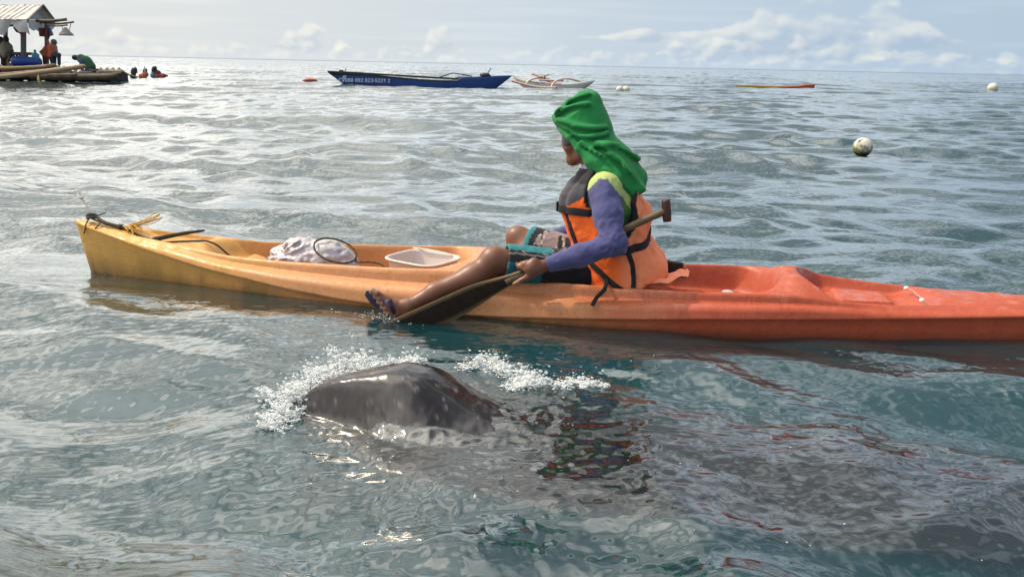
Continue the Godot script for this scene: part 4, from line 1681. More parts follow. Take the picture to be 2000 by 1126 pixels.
	for i in 36:
		var a := -0.5 + TAU * i / 34.0
		var x := 1.412 + 0.105 * cos(a)
		var z := 0.075 + 0.085 * sin(a) * 0.8
		lp.append(V(x - 0.004, z, 0.212 - 0.036 * sin(a) - 0.030 * cos(a)))
	lp.append_array(curve([lp[lp.size() - 1], V(1.52, 0.09, 0.166), V(1.58, 0.10, 0.172), V(1.64, 0.11, 0.170), V(1.675, 0.13, 0.160), V(1.69, 0.15, 0.150)], 20).slice(1))
	var cols := []
	for i in lp.size():
		cols.append(Color(0.085, 0.068, 0.022) if i % 2 == 0 else Color(0.030, 0.026, 0.012))
	sh.tube(lp, 0.0050, cols, 7)
	kput(sh, "loop", rope, coil)

# ---------------------------------------------------------------- the whale shark at the surface, and its spray
func sk(s: float, t: float, y: float) -> Vector3:
	return shark_o + Vector3(cos(shark_yaw), 0, sin(shark_yaw)) * s + Vector3(-sin(shark_yaw), 0, cos(shark_yaw)) * t + Vector3(0, y, 0)


func build_shark() -> void:
	var root := thing("whale_shark", "dark grey pale-spotted whale shark breaking the surface below the kayak", "whale shark", sk(0.3, 0, 0))
	var off := sk(0.3, 0, 0)
	var sh := Shape.new()
	var p := PackedVector3Array()
	var col := PackedColorArray()
	var ss := []
	var s := -0.02
	while s < 5.0:
		ss.append(s)
		s += 0.008 if s < 0.95 else 0.03
	var spots := FastNoiseLite.new()
	spots.seed = 12
	spots.noise_type = FastNoiseLite.TYPE_CELLULAR
	spots.frequency = 1.0
	spots.cellular_return_type = FastNoiseLite.RETURN_DISTANCE
	var nv := 96
	var uvs := PackedVector2Array()
	for x in ss:
		var hw := maxf(tab(SHARK_HALF, x), 0.001)
		var near := 0.995 * hw * lerpf(0.42, 1.0, smooth(0.02, 0.5, x))
		for k in nv:
			var tz: float
			var ty: float
			if k < 72:
				tz = lerpf(-0.855 * hw, near, k / 71.0)
				ty = shark_height(x, tz)
			else:
				var a := (k - 71.0) / 25.0 * PI
				tz = lerpf(near, -0.855 * hw, (1.0 - cos(a)) * 0.5)
				ty = lerpf(shark_height(x, near), shark_height(x, -0.855 * hw), (k - 71.0) / 25.0) - 0.25 * sin(a) * minf(1.0, hw * 2.0)
			var film := smooth(0.10, 0.22, x) * smooth(0.05, 0.14, tz) * smooth(1.1, 0.8, x)
			ty += 0.0022 * noise.get_noise_2d(x * 22.0, tz * 22.0) + 0.0016 * noise.get_noise_2d(x * 60.0, tz * 60.0)
			ty += film * (0.006 * noise.get_noise_2d(x * 9.0 + tz * 4.0, tz * 16.0 - x * 4.0))
			p.append(sk(x, tz, ty) - off)
			uvs.append(Vector2(clampf(x, 0.01, 1.99) / 2.0, 0.5))
			var d := spots.get_noise_3d(x * 21.0, ty * 21.0, tz * 21.0)
			var c := Color(0.018, 0.015, 0.017) * (1.0 + 0.4 * noise.get_noise_2d(x * 8.0, tz * 8.0))
			c = c.lerp(Color(0.19, 0.175, 0.175), smooth(-0.62, -0.80, d) * 0.8 * smooth(0.02, 0.1, x))
			c.a = 1.0
			col.append(c)
	sh.grid(p, ss.size(), nv, col, false, true)
	sh.uv = uvs
	# the hide shines where it is out of the water
	var shine := Image.create(256, 4, false, Image.FORMAT_RGB8)
	for i in 256:
		var u := i / 255.0 * 2.0
		var w := smooth(0.95, 0.66, u)
		for j in 4:
			shine.set_pixel(i, j, Color(w, w, w))
	var hide := mat("wet_hide", 0.8, {"metallic_specular": 0.1, "clearcoat_enabled": true, "clearcoat": 1.0, "clearcoat_roughness": 0.19, "clearcoat_texture": ImageTexture.create_from_image(shine), "texture_repeat": false})
	put(sh, "body", hide, root)


func drop_mesh() -> ArrayMesh:
	var s := Shape.new()
	s.ball(Vector3.ZERO, Vector3(1, 0.8, 1), Color(0.85, 0.88, 0.88), 4, 6)
	return s.mesh(mat("spray", 0.10, {"metallic_specular": 0.7, "transparency": BaseMaterial3D.TRANSPARENCY_ALPHA, "albedo_color": Color(1, 1, 1, 0.55)}))


func froth_mesh() -> ArrayMesh:
	var r := RandomNumberGenerator.new()
	r.seed = 33
	var s := Shape.new()
	for i in 15:
		var o := Vector3(r.randfn(0.0, 0.5), r.randfn(0.0, 0.35), r.randfn(0.0, 0.5))
		s.ball(o, Vector3.ONE * r.randf_range(0.16, 0.48), Color(0.80, 0.84, 0.84), 6, 9, fine, 0.9)
	return s.mesh(mat("froth", 0.35, {"metallic_specular": 0.6}))


func build_splash() -> void:
	var r := RandomNumberGenerator.new()
	r.seed = 91
	var spots := []
	# where the head pushes through, the water piles up and flies: [s0, t0, s1, t1, spread, height, how many]
	var lines := [
		[0.00, 0.20, -0.03, 0.04, 0.020, 0.04, 12],
		[-0.03, 0.04, 0.00, -0.16, 0.026, 0.11, 28],
		[0.00, -0.16, 0.12, -0.30, 0.028, 0.12, 34],
		[0.12, -0.30, 0.30, -0.38, 0.022, 0.06, 14],
		[0.48, -0.44, 0.62, -0.40, 0.022, 0.06, 15],
		[0.66, -0.34, 0.76, -0.33, 0.026, 0.06, 16],
		[0.76, -0.35, 1.00, -0.40, 0.014, 0.012, 7],
	]
	var clumps := []
	for l in lines:
		for i in int(l[6]):
			# each burst is a dense knot of drops that thins outwards and upwards
			var u := r.randf()
			var s0 := lerpf(l[0], l[2], u) + r.randfn(0.0, l[4])
			var t0 := lerpf(l[1], l[3], u) + r.randfn(0.0, l[4])
			var up := absf(r.randfn(0.0, 0.45)) * float(l[5])
			var wide := r.randf_range(0.010, 0.028)
			for k in 5:
				var q0 := sk(s0 + r.randfn(0.0, 0.018), t0 + r.randfn(0.0, 0.018), 0.0)
				var e0 := to_shark(q0.x, q0.z)
				clumps.append([Vector3(q0.x, maxf(sea(q0.x, q0.z, 0.02), shark_height(e0.x, e0.y)) + up * r.randf() * 0.5, q0.z), r.randf_range(0.0026, 0.0075)])
			var lean := Vector3(r.randfn(-0.2, 0.5), 1.0, r.randfn(-0.2, 0.5)).normalized()
			for k in r.randi_range(70, 170):
				var w := absf(r.randfn(0.0, 1.0))
				var q := sk(s0 + r.randfn(0.0, wide), t0 + r.randfn(0.0, wide), 0.0)
				var e := to_shark(q.x, q.z)
				var base := maxf(sea(q.x, q.z, 0.02), shark_height(e.x, e.y))
				var h := maxf(0.0, up * 0.7 + r.randfn(0.0, wide * 0.9)) * (0.4 + 0.6 * r.randf())
				var pos := Vector3(q.x, base - 0.002, q.z) + lean * h
				if w > 1.7:
					pos += lean * r.randf_range(0.0, 0.05)
				spots.append([pos, 0.0008 + 0.0058 * pow(r.randf(), 4.5) * (0.5 if w > 1.7 else 1.0)])
	# stray glints of spray farther out
	for i in 110:
		var s := r.randfn(0.3, 0.75)
		var t := r.randfn(0.05, 0.35)
		var q := to_shark_free(s, t)
		if shark_height(s, t) > 0.0:
			continue
		spots.append([Vector3(q.x, sea(q.x, q.z, 0.02) + r.randf_range(0.0, 0.012), q.z), r.randf_range(0.0010, 0.0024)])
	multi("splash_spray", spots, "bright spray of water flung up round the whale shark's head", r)
	multi("splash_froth", clumps, "white froth heaped where the whale shark's head breaks the surface", r, true)
	# sparks of spray where the foot and the blade touch the water
	var toes := []
	for i in 150:
		var a := kay(1.80 + r.randfn(0.0, 0.09), 0.50 + r.randfn(0.0, 0.04), 0)
		toes.append([Vector3(a.x, sea(a.x, a.z, 0.02) + absf(r.randfn(0.0, 0.008)), a.z), r.randf_range(0.0008, 0.0026)])
	multi("splash_drops", toes, "small drops of spray around the foot and the paddle blade", r)


func to_shark_free(s: float, t: float) -> Vector3:
	return sk(s, t, 0.0)


func multi(called: String, spots: Array, label: String, r: RandomNumberGenerator, heaped := false) -> void:
	var mm := MultiMesh.new()
	mm.transform_format = MultiMesh.TRANSFORM_3D
	mm.mesh = froth_mesh() if heaped else drop_mesh()
	mm.instance_count = spots.size()
	for i in spots.size():
		var z: float = spots[i][1]
		var b := Basis.from_euler(Vector3(r.randf() * TAU, r.randf() * TAU, 0)).scaled(Vector3(z * r.randf_range(0.6, 2.2), z * r.randf_range(0.6, 1.3), z))
		mm.set_instance_transform(i, Transform3D(b, spots[i][0]))
	var o := MultiMeshInstance3D.new()
	o.name = called
	o.multimesh = mm
	add_child(o, true)
	o.set_meta("kind", "stuff")
	tag(o, label, "water spray")

# ---------------------------------------------------------------- far things
func quick(called: String, label: String, category: String, pos: Vector3, group := "") -> Node3D:
	var o := thing(called, label, category, pos, group)
	bases[o] = pos
	return o


func qput(sh: Shape, called: String, m: Material, root: Node3D, parent: Node3D = null) -> MeshInstance3D:
	var b: Vector3 = bases[root]
	for i in sh.v.size():
		sh.v[i] -= b
	return put(sh, called, m, parent if parent else root)


# a boat hull from a to b (stem heads at the sheer), sections of half width w; sheer rises to the ends
func hull_shape(a: Vector3, b: Vector3, w: float, sheer: Callable, rake: float, paint: Callable, deck_drop := 0.12) -> Shape:
	var sh := Shape.new()
	var along := (b - a)
	along.y = 0
	var length := along.length()
	along = along.normalized()
	var side := Vector3(-along.z, 0, along.x)
	var p := PackedVector3Array()
	var col := PackedColorArray()
	var n := 48
	for i in n + 1:
		var u := float(i) / n
		var half: float = w * pow(maxf(0.0, sin(PI * clampf(u, 0.001, 0.999))), 0.55) + 0.015
		var top: float = sheer.call(u)
		var levels := [[0.0, -0.25, 0.0], [0.55, -0.22, 0.0], [0.85, -0.05, 0.0], [0.93, 0.25, 0.0], [0.99, 0.78, 0.0], [1.0, 0.84, 1.0], [1.0, 1.0, 1.0], [0.86, 1.0, 2.0], [0.82, 1.0 - deck_drop / maxf(top, 0.1), 2.0], [0.0, 1.0 - deck_drop / maxf(top, 0.1), 2.0]]
		var m := levels.size()
		for k in m * 2 - 2:
			var l: Array = levels[k] if k < m else levels[2 * m - 2 - k]
			var sg := 1.0 if k < m else -1.0
			var y: float = l[1] * top if l[1] > 0 else l[1]
			var x: float = lerpf(rake * (1.0 - clampf(y / top, -0.3, 1.0)), length - rake * (1.0 - clampf(y / top, -0.3, 1.0)), u)
			p.append(a + along * x + side * (half * l[0] * sg) + Vector3(0, y - a.y, 0))
			col.append(paint.call(u, l[2], sg))
	sh.grid(p, n + 1, 18, col, false, true)
	return sh


func build_boats() -> void:
	var paint := mat("boat_paint", 0.5)
	# the long blue boat
	var a := at(640, 150, -37.0)
	var b := at(1001, 152, -40.5)
	a.y = 0
	b.y = 0
	var o := quick("boat", "long blue wooden boat with a black rail and white lettering near its bow", "boat", a.lerp(b, 0.5))
	var sheer := func(u: float) -> float: return 0.64 * (lerpf(0.98, 0.80, smooth(0.0, 0.5, u)) - 0.26 * smooth(0.1, 0.66, u) * (1.0 - smooth(0.66, 0.70, u)) + 0.15 * smooth(0.75, 1.0, u))
	var blue := Color(0.028, 0.072, 0.260)
	var sh := hull_shape(a, b, 0.46, sheer, 0.85, func(u: float, part: float, _sg: float) -> Color:
		if part == 1.0 and u < 0.67:
			return Color(0.012, 0.013, 0.018)
		if part == 2.0:
			return Color(0.05, 0.06, 0.09)
		var n := noise.get_noise_2d(u * 20.0, part)
		var c := blue * (1.0 + 0.15 * n)
		c.a = 1.0
		return c)
	qput(sh, "hull", paint, o)
	var along := (b - a).normalized()
	var toward := Vector3(-along.z, 0, along.x)
	if toward.z < 0:
		toward = -toward
	var length := (b - a).length()
	var spot := func(u: float, y: float, out := 0.0) -> Vector3: return a + along * length * u + toward * out + Vector3(0, y * 0.65, 0)
	sh = Shape.new()
	sh.tube([spot.call(0.0, 1.00), spot.call(0.12, 0.97), spot.call(0.30, 0.86, 0.44), spot.call(0.5, 0.74, 0.46), spot.call(0.67, 0.66, 0.45)], 0.045, Color(0.012, 0.012, 0.015), 6)
	qput(sh, "rail", paint, o)
	sh = Shape.new()
	sh.tube(curve([spot.call(0.57, 0.72, 0.2), spot.call(0.62, 0.92, 0.1), spot.call(0.655, 1.03, 0.0), spot.call(0.72, 0.94, -0.1), spot.call(0.77, 0.84, -0.2)], 14), 0.032, Color(0.12, 0.13, 0.16), 6)
	qput(sh, "pole", paint, o)
	sh = Shape.new()
	sh.tube([spot.call(0.845, 0.86), spot.call(0.853, 1.05), spot.call(0.872, 1.42)], 0.022, Color(0.03, 0.03, 0.03), 6)
	qput(sh, "tiller", paint, o)
	sh = Shape.new()
	sh.ball(spot.call(0.842, 0.93), Vector3(0.28, 0.10, 0.22), Color(0.018, 0.018, 0.02), 8, 12, fine, 0.5)
	qput(sh, "tarpaulin", paint, o)
	sh = Shape.new()
	sh.box(spot.call(0.068, 1.04), Vector3(0.09, 0.06, 0.08), Color(0.05, 0.055, 0.07))
	sh.tube([spot.call(0.085, 1.04), spot.call(0.093, 1.22)], 0.02, Color(0.04, 0.04, 0.05), 5)
	qput(sh, "bow_post", paint, o)
	for w in [["CV088 092 823-5221 2", 0.175, 0.47, 0.185], ["4", 0.072, 0.66, 0.17], ["1", 0.082, 0.66, 0.17]]:
		var tm := TextMesh.new()
		var font := SystemFont.new()
		font.font_names = PackedStringArray(["Droid Sans"])
		font.font_weight = 700
		tm.font = font
		tm.text = w[0]
		tm.font_size = 32
		tm.pixel_size = float(w[3]) / 26.0
		tm.depth = 0.01
		tm.material = mat("white_paint", 0.6, {"vertex_color_use_as_albedo": false, "albedo_color": Color(0.80, 0.83, 0.92)})
		var mi := MeshInstance3D.new()
		mi.name = "lettering" if w[0].length() > 4 else "bow_number"
		mi.mesh = tm
		o.add_child(mi, true)
		var u0: float = w[1]
		var half0 := 0.46 * pow(sin(PI * u0), 0.55) + 0.015
		var half1 := 0.46 * pow(sin(PI * (u0 + 0.10)), 0.55) + 0.015
		var face := (along * length * 0.10 + toward * (half1 - half0) * 0.9).normalized()
		mi.transform = Transform3D(Basis(face, Vector3(0, 1, 0) + toward * 0.12, face.cross(Vector3.UP)), spot.call(u0, w[2], half0 * 0.985 + 0.03) - bases[o])
	# the white outrigger boat behind it
	a = at(1000, 160, -41.5)
	b = at(1164, 160, -38.5)
	a.y = 0
	b.y = 0
	o = quick("outrigger_boat", "small white outrigger boat with a blue stripe and reddish bamboo floats", "boat", a.lerp(b, 0.5))
	sheer = func(u: float) -> float: return 0.30 + 0.30 * pow(absf(u - 0.55) / 0.55, 2.0)
	sh = hull_shape(a, b, 0.30, sheer, 0.75, func(u: float, part: float, _sg: float) -> Color:
		if part == 1.0:
			return Color(0.66, 0.62, 0.55) if u < 0.25 or u > 0.66 else Color(0.05, 0.07, 0.16)
		if part == 2.0:
			return Color(0.30, 0.28, 0.26)
		return Color(0.36, 0.40, 0.42), 0.1)
	qput(sh, "hull", paint, o)
	along = (b - a).normalized()
	toward = Vector3(-along.z, 0, along.x)
	if toward.z < 0:
		toward = -toward
	length = (b - a).length()
	var at2 := func(u: float, y: float, out := 0.0) -> Vector3: return a + along * length * u + toward * out + Vector3(0, y * 0.68, 0)
	var rust := Color(0.27, 0.155, 0.125)
	for f in [[0.19, 0.72, 0.10, 0.34, 1.15], [0.20, 0.68, 0.86, 0.46, -1.15]]:
		sh = Shape.new()
		var y0: float = f[3]
		sh.tube(curve([at2.call(f[0], y0 + 0.20, f[4]), at2.call(0.35, y0 - 0.02, f[4]), at2.call(0.52, y0 - 0.16, f[4]), at2.call(f[1], y0 - 0.14, f[4])], 12), 0.060, rust, 7)
		qput(sh, "float", paint, o)
	for u in [0.345, 0.655]:
		sh = Shape.new()
		sh.tube(curve([at2.call(u, 0.20, 1.15), at2.call(u, 0.55, 0.9), at2.call(u - 0.01, 0.74, 0.3), at2.call(u - 0.01, 0.76, -0.4), at2.call(u, 0.60, -1.15)], 14), 0.045, Color(0.62, 0.50, 0.40), 7)
		qput(sh, "outrigger_arm", paint, o)
	sh = Shape.new()
	sh.tube([at2.call(0.20, 1.02, -0.4), at2.call(0.42, 0.80, 0.1)], 0.065, rust, 7)
	qput(sh, "spar", paint, o)
	sh = Shape.new()
	sh.tube([at2.call(0.26, 0.62, 0.2), at2.call(0.46, 1.02, 0.0)], 0.035, Color(0.20, 0.17, 0.13), 6)
	qput(sh, "spar", paint, o)
	sh = Shape.new()
	sh.tube([at2.call(0.36, 0.64, 0.1), at2.call(0.64, 0.64, 0.1)], 0.055, Color(0.36, 0.19, 0.17), 6)
	qput(sh, "thwart", paint, o)
	# the far kayak
	a = at(1437, 170, -50.0)
	b = at(1592, 170, -51.5)
	a.y = 0
	b.y = 0
	o = quick("kayak", "empty far kayak, yellow at one end and red at the other, beyond the buoys", "kayak", a.lerp(b, 0.5))
	sheer = func(u: float) -> float: return 0.20 + 0.06 * sin(u * 9.0) * 0.3 + 0.10 * smooth(0.7, 0.95, u)
	sh = hull_shape(a, b, 0.34, sheer, 0.10, func(u: float, part: float, _sg: float) -> Color:
		var c := Color(0.58, 0.33, 0.03).lerp(Color(0.50, 0.075, 0.03), smooth(0.45, 0.62, u + 0.05 * sin(u * 40.0)))
		return c.lerp(Color(0.55, 0.45, 0.30), 0.25) if part == 2.0 else c, 0.05)
	qput(sh, "hull", paint, o)


func buoy(called: String, label: String, px: float, py: float, z: float, across: float, dirty: float, group := "") -> Node3D:
	var p := at(px, py, z)
	var r := across * 0.5
	p.y = 0.0
	var o := quick(called, label, "buoy", p, group)
	var sh := Shape.new()
	var q := PackedVector3Array()
	var col := PackedColorArray()
	for i in 25:
		var e := PI * i / 24.0
		for j in 32:
			var a := TAU * j / 32.0
			var d := Vector3(sin(e) * cos(a), -cos(e), sin(e) * sin(a))
			var n := noise.get_noise_3dv(d * 2.6 + p)
			var f := fine.get_noise_3dv(d * 9.0 + p)
			q.append(p + Vector3(0, r * 0.66, 0) + d * r * (1.0 + 0.02 * n))
			var c := Color(0.62, 0.58, 0.50)
			c = c.lerp(Color(0.15, 0.125, 0.08), clampf(smooth(0.55, -0.55, d.y + 0.9 * n) * dirty + 0.7 * dirty * smooth(0.1, 0.5, f), 0, 1))
			c = c.lerp(Color(0.10, 0.17, 0.02), dirty * smooth(-0.4, -0.9, d.x + 0.4 * n) * smooth(0.3, -0.2, d.y))
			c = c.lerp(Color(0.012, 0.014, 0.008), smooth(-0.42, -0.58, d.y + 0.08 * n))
			col.append(c)
	sh.grid(q, 25, 32, col, false, true)
	qput(sh, "ball", mat("buoy_foam", 0.8), o)
	if dirty > 0.8:
		sh = Shape.new()
		var d := Vector3(-0.50, 0.72, 0.45).normalized()
		sh.tube([p + Vector3(0, r * 0.66, 0) + d * r * 0.99 - Vector3(0.028, 0.010, 0), p + Vector3(0, r * 0.66, 0) + d * r * 0.99 + Vector3(0.028, 0.012, 0)], 0.008, Color(0.01, 0.01, 0.01), 6)
		qput(sh, "eyelet", mat("buoy_foam"), o)
	return o


func build_floats() -> void:
	buoy("buoy", "dirty white ball buoy with green algae, nearest of the buoys", 1684, 300, -11.6, 0.265, 1.0)
	buoy("buoy", "white buoy at the right edge of the sea, near the horizon", 1940, 170, -58.0, 0.68, 0.35)
	buoy("buoy", "white ball buoy beside the green head wrap, left of its touching pair", 1210.5, 179, -38.0, 0.34, 0.45)
	buoy("buoy", "white ball buoy beside the green head wrap, right of its touching pair", 1223, 179.5, -38.2, 0.34, 0.3)
	var p := at(604, 158, -44.0)
	p.y = 0.02
	var o := quick("float", "small red float lying on the water left of the long blue boat", "float", p)
	var sh := Shape.new()
	sh.tube(curve([p + Vector3(-0.40, 0, 0), p + Vector3(-0.2, 0.10, 0), p + Vector3(0.2, 0.12, 0), p + Vector3(0.42, 0.08, 0)], 9), [0.02, 0.06, 0.075, 0.08, 0.08, 0.08, 0.075, 0.06, 0.03], Color(0.50, 0.12, 0.075), 10)
	qput(sh, "shell", mat("boat_paint", 0.5), o)
	sh = Shape.new()
	sh.tube([p + Vector3(-0.47, 0.0, 0), p + Vector3(-0.38, 0.02, 0)], 0.03, Color(0.30, 0.06, 0.04), 8)
	qput(sh, "nozzle", mat("boat_paint", 0.5), o)


func bamboo(a: Vector3, b: Vector3, r: float, tint: float) -> Shape:
	var sh := Shape.new()
	var pts := []
	var rad := []
	var cols := []
	var n := maxi(6, int((b - a).length() / 0.22))
	for i in n + 1:
		var u := float(i) / n
		pts.append(a.lerp(b, u) + Vector3(0, -0.03 * sin(u * PI), 0))
		rad.append(r * (1.12 if i % 2 == 0 else 1.0))
		var c := Color(0.22, 0.155, 0.095) * (tint + 0.25 * noise.get_noise_2d(u * 12.0, a.x * 3.0 + a.y * 7.0))
		c.a = 1.0
		cols.append(c)
	sh.tube(pts, rad, cols, 8)
	return sh


func build_raft() -> void:
	var wood := mat("raft_wood", 0.8)
	var z := -34.0
	var P := func(px: float, py: float, dz := 0.0) -> Vector3: return at(px, py, z + dz)
	# the floating bamboo platform
	var raft := quick("bamboo_raft", "low floating platform of weathered bamboo poles and dark planks under the hut", "raft", at(60, 150, z))
	for k in 26:
		var u := k / 25.0
		var x := lerpf(-60, 222, u)
		var sh := bamboo(P.call(x, lerpf(139.0, 147.5, smooth(0.4, 0.8, u)), 1.6), P.call(x + lerpf(-6, 10, u), lerpf(127, 134, smooth(0.4, 0.8, u)), -4.5), lerpf(0.11, 0.06, smooth(0.5, 0.75, u)), 0.38 + 0.25 * absf(sin(k * 2.7)))
		qput(sh, "deck_pole", wood, raft)
	for l in [[-60, 140, 108, 127, 1.4, 1.1, 0.07], [-60, 150, 155, 131, 2.2, 1.0, 0.075], [-60, 156, 165, 129, 2.8, 1.2, 0.08], [-60, 133, 90, 129.5, 1.8, 1.25, 0.06], [-60, 146, 150, 147, 1.9, 0.45, 0.08], [60, 150, 228, 149, 1.9, 0.30, 0.10], [130, 147, 236, 144, 1.2, 0.42, 0.07]]:
		var sh := bamboo(P.call(l[0], l[1], l[4]), P.call(l[2], l[3], l[4]), l[6], l[5])
		qput(sh, "rail_pole", wood, raft)
	for k in 8:
		var sh := Shape.new()
		var x := -50.0 + 34.0 * k
		sh.tube([P.call(x, 149, 0.8), P.call(x + 26, 149.5, 0.6)], 0.22, Color(0.030, 0.034, 0.045), 9)
		qput(sh, "drum_float", wood, raft)
	var sh := Shape.new()
	sh.box(P.call(80, 147.5, -0.4), Vector3(3.0, 0.16, 1.2), Color(0.022, 0.022, 0.026))  # added dark box, fills the bright gaps below the deck like shade
	qput(sh, "added_dark_fill", wood, raft)
	sh = Shape.new()
	for k in 34:
		var u := k / 33.0
		sh.tube([P.call(lerpf(192, 236, u), 136 + 4.0 * absf(sin(k * 1.9)), 0.5 * sin(k * 3.0)), P.call(lerpf(196, 240, u), 141, 0.9)], 0.05, Color(0.11, 0.09, 0.065) * (0.6 + 0.5 * absf(sin(k * 5.1))), 5)
	var o := qput(sh, "brushwood", wood, raft)
	o.set_meta("kind", "stuff")
	sh = Shape.new()
	sh.tube(curve([P.call(238, 138, 0.8), P.call(252, 146, 1.0), P.call(268, 150.5, 1.3)], 10), 0.035, Color(0.03, 0.035, 0.03), 5)
	qput(sh, "mooring_line", wood, raft)
	sh = Shape.new()
	sh.tube(curve([P.call(75, 146, 2.4), P.call(74, 152, 2.5), P.call(76, 160, 2.6)], 8), [0.02, 0.03, 0.035, 0.04, 0.05, 0.05, 0.05, 0.04], Color(0.30, 0.20, 0.05), 6)
	qput(sh, "yellow_rope", wood, raft)

	# the hut: posts, gable roof of tarpaulin held down by cords
	var hut := quick("hut", "open raft hut with posts and a white tarpaulin gable roof held by cords", "hut", P.call(50, 128))
	for l in [[45, 128, 45, 46, 0.0, 0.105], [91, 128, 90, 44, -1.2, 0.085], [-30, 128, -30, 46, 0.0, 0.105], [10, 127, 10, 46, -3.4, 0.09]]:
		sh = Shape.new()
		sh.tube([P.call(l[0], l[1], l[4]), P.call(l[2], l[3], l[4])], l[5], Color(0.16, 0.155, 0.155), 8)
		qput(sh, "post", wood, hut)
	# the roof slopes: near eave, ridge, far eave; the gable looks to the right
	var tarp := mat("tarpaulin", 0.7, {"backlight_enabled": true, "backlight": Color(0.16, 0.15, 0.14)})
	var eave0: Vector3 = P.call(-90, 36.5, 1.2)
	var eave1: Vector3 = P.call(53, 38.5, 1.2)
	var ridge0: Vector3 = P.call(-70, 9.0, -1.4)
	var ridge1: Vector3 = P.call(81, 11.0, -1.4)
	var far0: Vector3 = P.call(-60, 36, -4.0)
	var far1: Vector3 = P.call(105, 37.5, -4.0)
	for slope in [[eave0, eave1, ridge0, ridge1, "roof_sheet"], [ridge0, ridge1, far0, far1, "roof_sheet"]]:
		sh = Shape.new()
		for layer in 2:
			var p := PackedVector3Array()
			var col := PackedColorArray()
			for i in 30:
				var u := i / 29.0
				for j in 10:
					var v := j / 9.0
					var q: Vector3 = slope[0].lerp(slope[1], u).lerp(slope[2].lerp(slope[3], u), v)
					q.y += 0.030 * absf(sin(u * 34.0 + v * 2.0)) + 0.025 * noise.get_noise_2d(u * 9.0, v * 5.0) - layer * 0.02
					p.append(q)
					var n := noise.get_noise_2d(u * 7.0 + 3.0, v * 3.0)
					col.append(Color(0.50, 0.47, 0.45) * (1.0 + 0.25 * n))
			sh.grid(p, 30, 10, col)
		qput(sh, slope[4], tarp, hut)
	# cords over the near slope
	for k in 7:
		var u := 0.48 + 0.075 * k
		sh = Shape.new()
		var pts := []
		for j in 8:
			var v := j / 7.0
			pts.append(eave0.lerp(eave1, u - 0.10 + 0.0 * v).lerp(ridge0.lerp(ridge1, u), v) + Vector3(0, 0.05, 0.02))
		sh.tube(pts, 0.018, Color(0.70, 0.68, 0.65), 5)
		qput(sh, "cord", tarp, hut)
	# hanging valance of the tarpaulin, gable sheet, rafters
	sh = Shape.new()
	var hem := PackedVector3Array()
	for i in 24:
		var u := i / 23.0
		var top := eave0.lerp(eave1, u)
		var drop := 0.42 + 0.18 * sin(u * 14.0) + 0.10 * sin(u * 31.0)
		for j in 4:
			hem.append(top + Vector3(0, -drop * j / 3.0, 0.05 * sin(u * 20.0 + j)))
	sh.grid(hem, 24, 4, Color(0.46, 0.44, 0.43))
	qput(sh, "valance", tarp, hut)
	sh = Shape.new()
	hem = PackedVector3Array()
	for i in 20:
		var u := i / 19.0
		var top := eave1.lerp(far1, u)
		var drop := 0.28 + 0.36 * sin(u * PI) * 0.6 + 0.06 * sin(u * 17.0)
		for j in 4:
			hem.append(top + Vector3(0.05 * sin(u * 15.0), -drop * j / 3.0, 0))
	sh.grid(hem, 20, 4, Color(0.42, 0.42, 0.44))
	qput(sh, "valance", tarp, hut)
	sh = Shape.new()
	var gp := PackedVector3Array()
	var inn := Vector3(-0.25, 0, 0)
	for i in 9:
		var u := i / 8.0
		var low := eave1.lerp(far1, lerpf(0.06, 0.94, u)) + inn
		var high := eave1.lerp(ridge1, u * 2.0) if u < 0.5 else ridge1.lerp(far1, u * 2.0 - 1.0)
		for j in 4:
			gp.append(low.lerp(high + inn - Vector3(0, 0.06, 0), j / 3.0))
	sh.grid(gp, 9, 4, Color(0.40, 0.42, 0.46))
	qput(sh, "gable_sheet", tarp, hut)
	for l in [[eave1, ridge1], [ridge1, far1], [far1, P.call(84, 10, -1.2)]]:
		sh = Shape.new()
		sh.tube([l[0], l[1]], 0.045, Color(0.26, 0.22, 0.18), 6)
		qput(sh, "rafter", wood, hut)
	for l in [[70, 40.5, 129, 37.5, 0.055, 0.0], [95, 46.0, 143, 42.5, 0.035, 0.0], [88, 49.5, 131, 48.5, 0.028, -0.5], [-60, 49.5, 36, 47.5, 0.06, 1.1], [50, 42.5, 105, 41.0, 0.05, -1.0]]:
		sh = bamboo(P.call(l[0], l[1], l[5]), P.call(l[2], l[3], l[5]), l[4], 0.62)
		qput(sh, "beam", wood, hut)
	# bench
	var bench := quick("bench", "small wooden bench with slatted legs behind the blue barrel on the raft", "bench", P.call(40, 124, -1.5))
	sh = Shape.new()
	sh.box(P.call(38, 104.5, -1.5), Vector3(0.42, 0.06, 0.25), Color(0.07, 0.065, 0.05))
	qput(sh, "seat", wood, bench)
	for k in 5:
		sh = Shape.new()
		sh.box(P.call(26 + 6.5 * k, 112, -1.4), Vector3(0.035, 0.18, 0.05), Color(0.06, 0.055, 0.045))
		qput(sh, "leg", wood, bench)
	# lamp shade, bulb, clothes on the hut
	var lamp := quick("lamp_shade", "grey conical lamp shade hanging from a bamboo beam of the hut", "lamp shade", P.call(128, 66))
	sh = Shape.new()
	var lp := PackedVector3Array()
	var o2: Vector3 = P.call(128.5, 66, 0.0)
	for l in [[0.0, 0.30], [0.05, 0.28], [0.14, 0.16], [0.27, 0.02], [0.26, -0.02], [0.12, 0.10], [0.0, 0.18]]:
		for k in 14:
			var an := TAU * k / 14.0
			lp.append(o2 + Vector3(cos(an) * l[0], l[1] - 0.04, sin(an) * l[0]))
	sh.grid(lp, 7, 14, Color(0.24, 0.235, 0.215), false, true)
	qput(sh, "cone", wood, lamp)
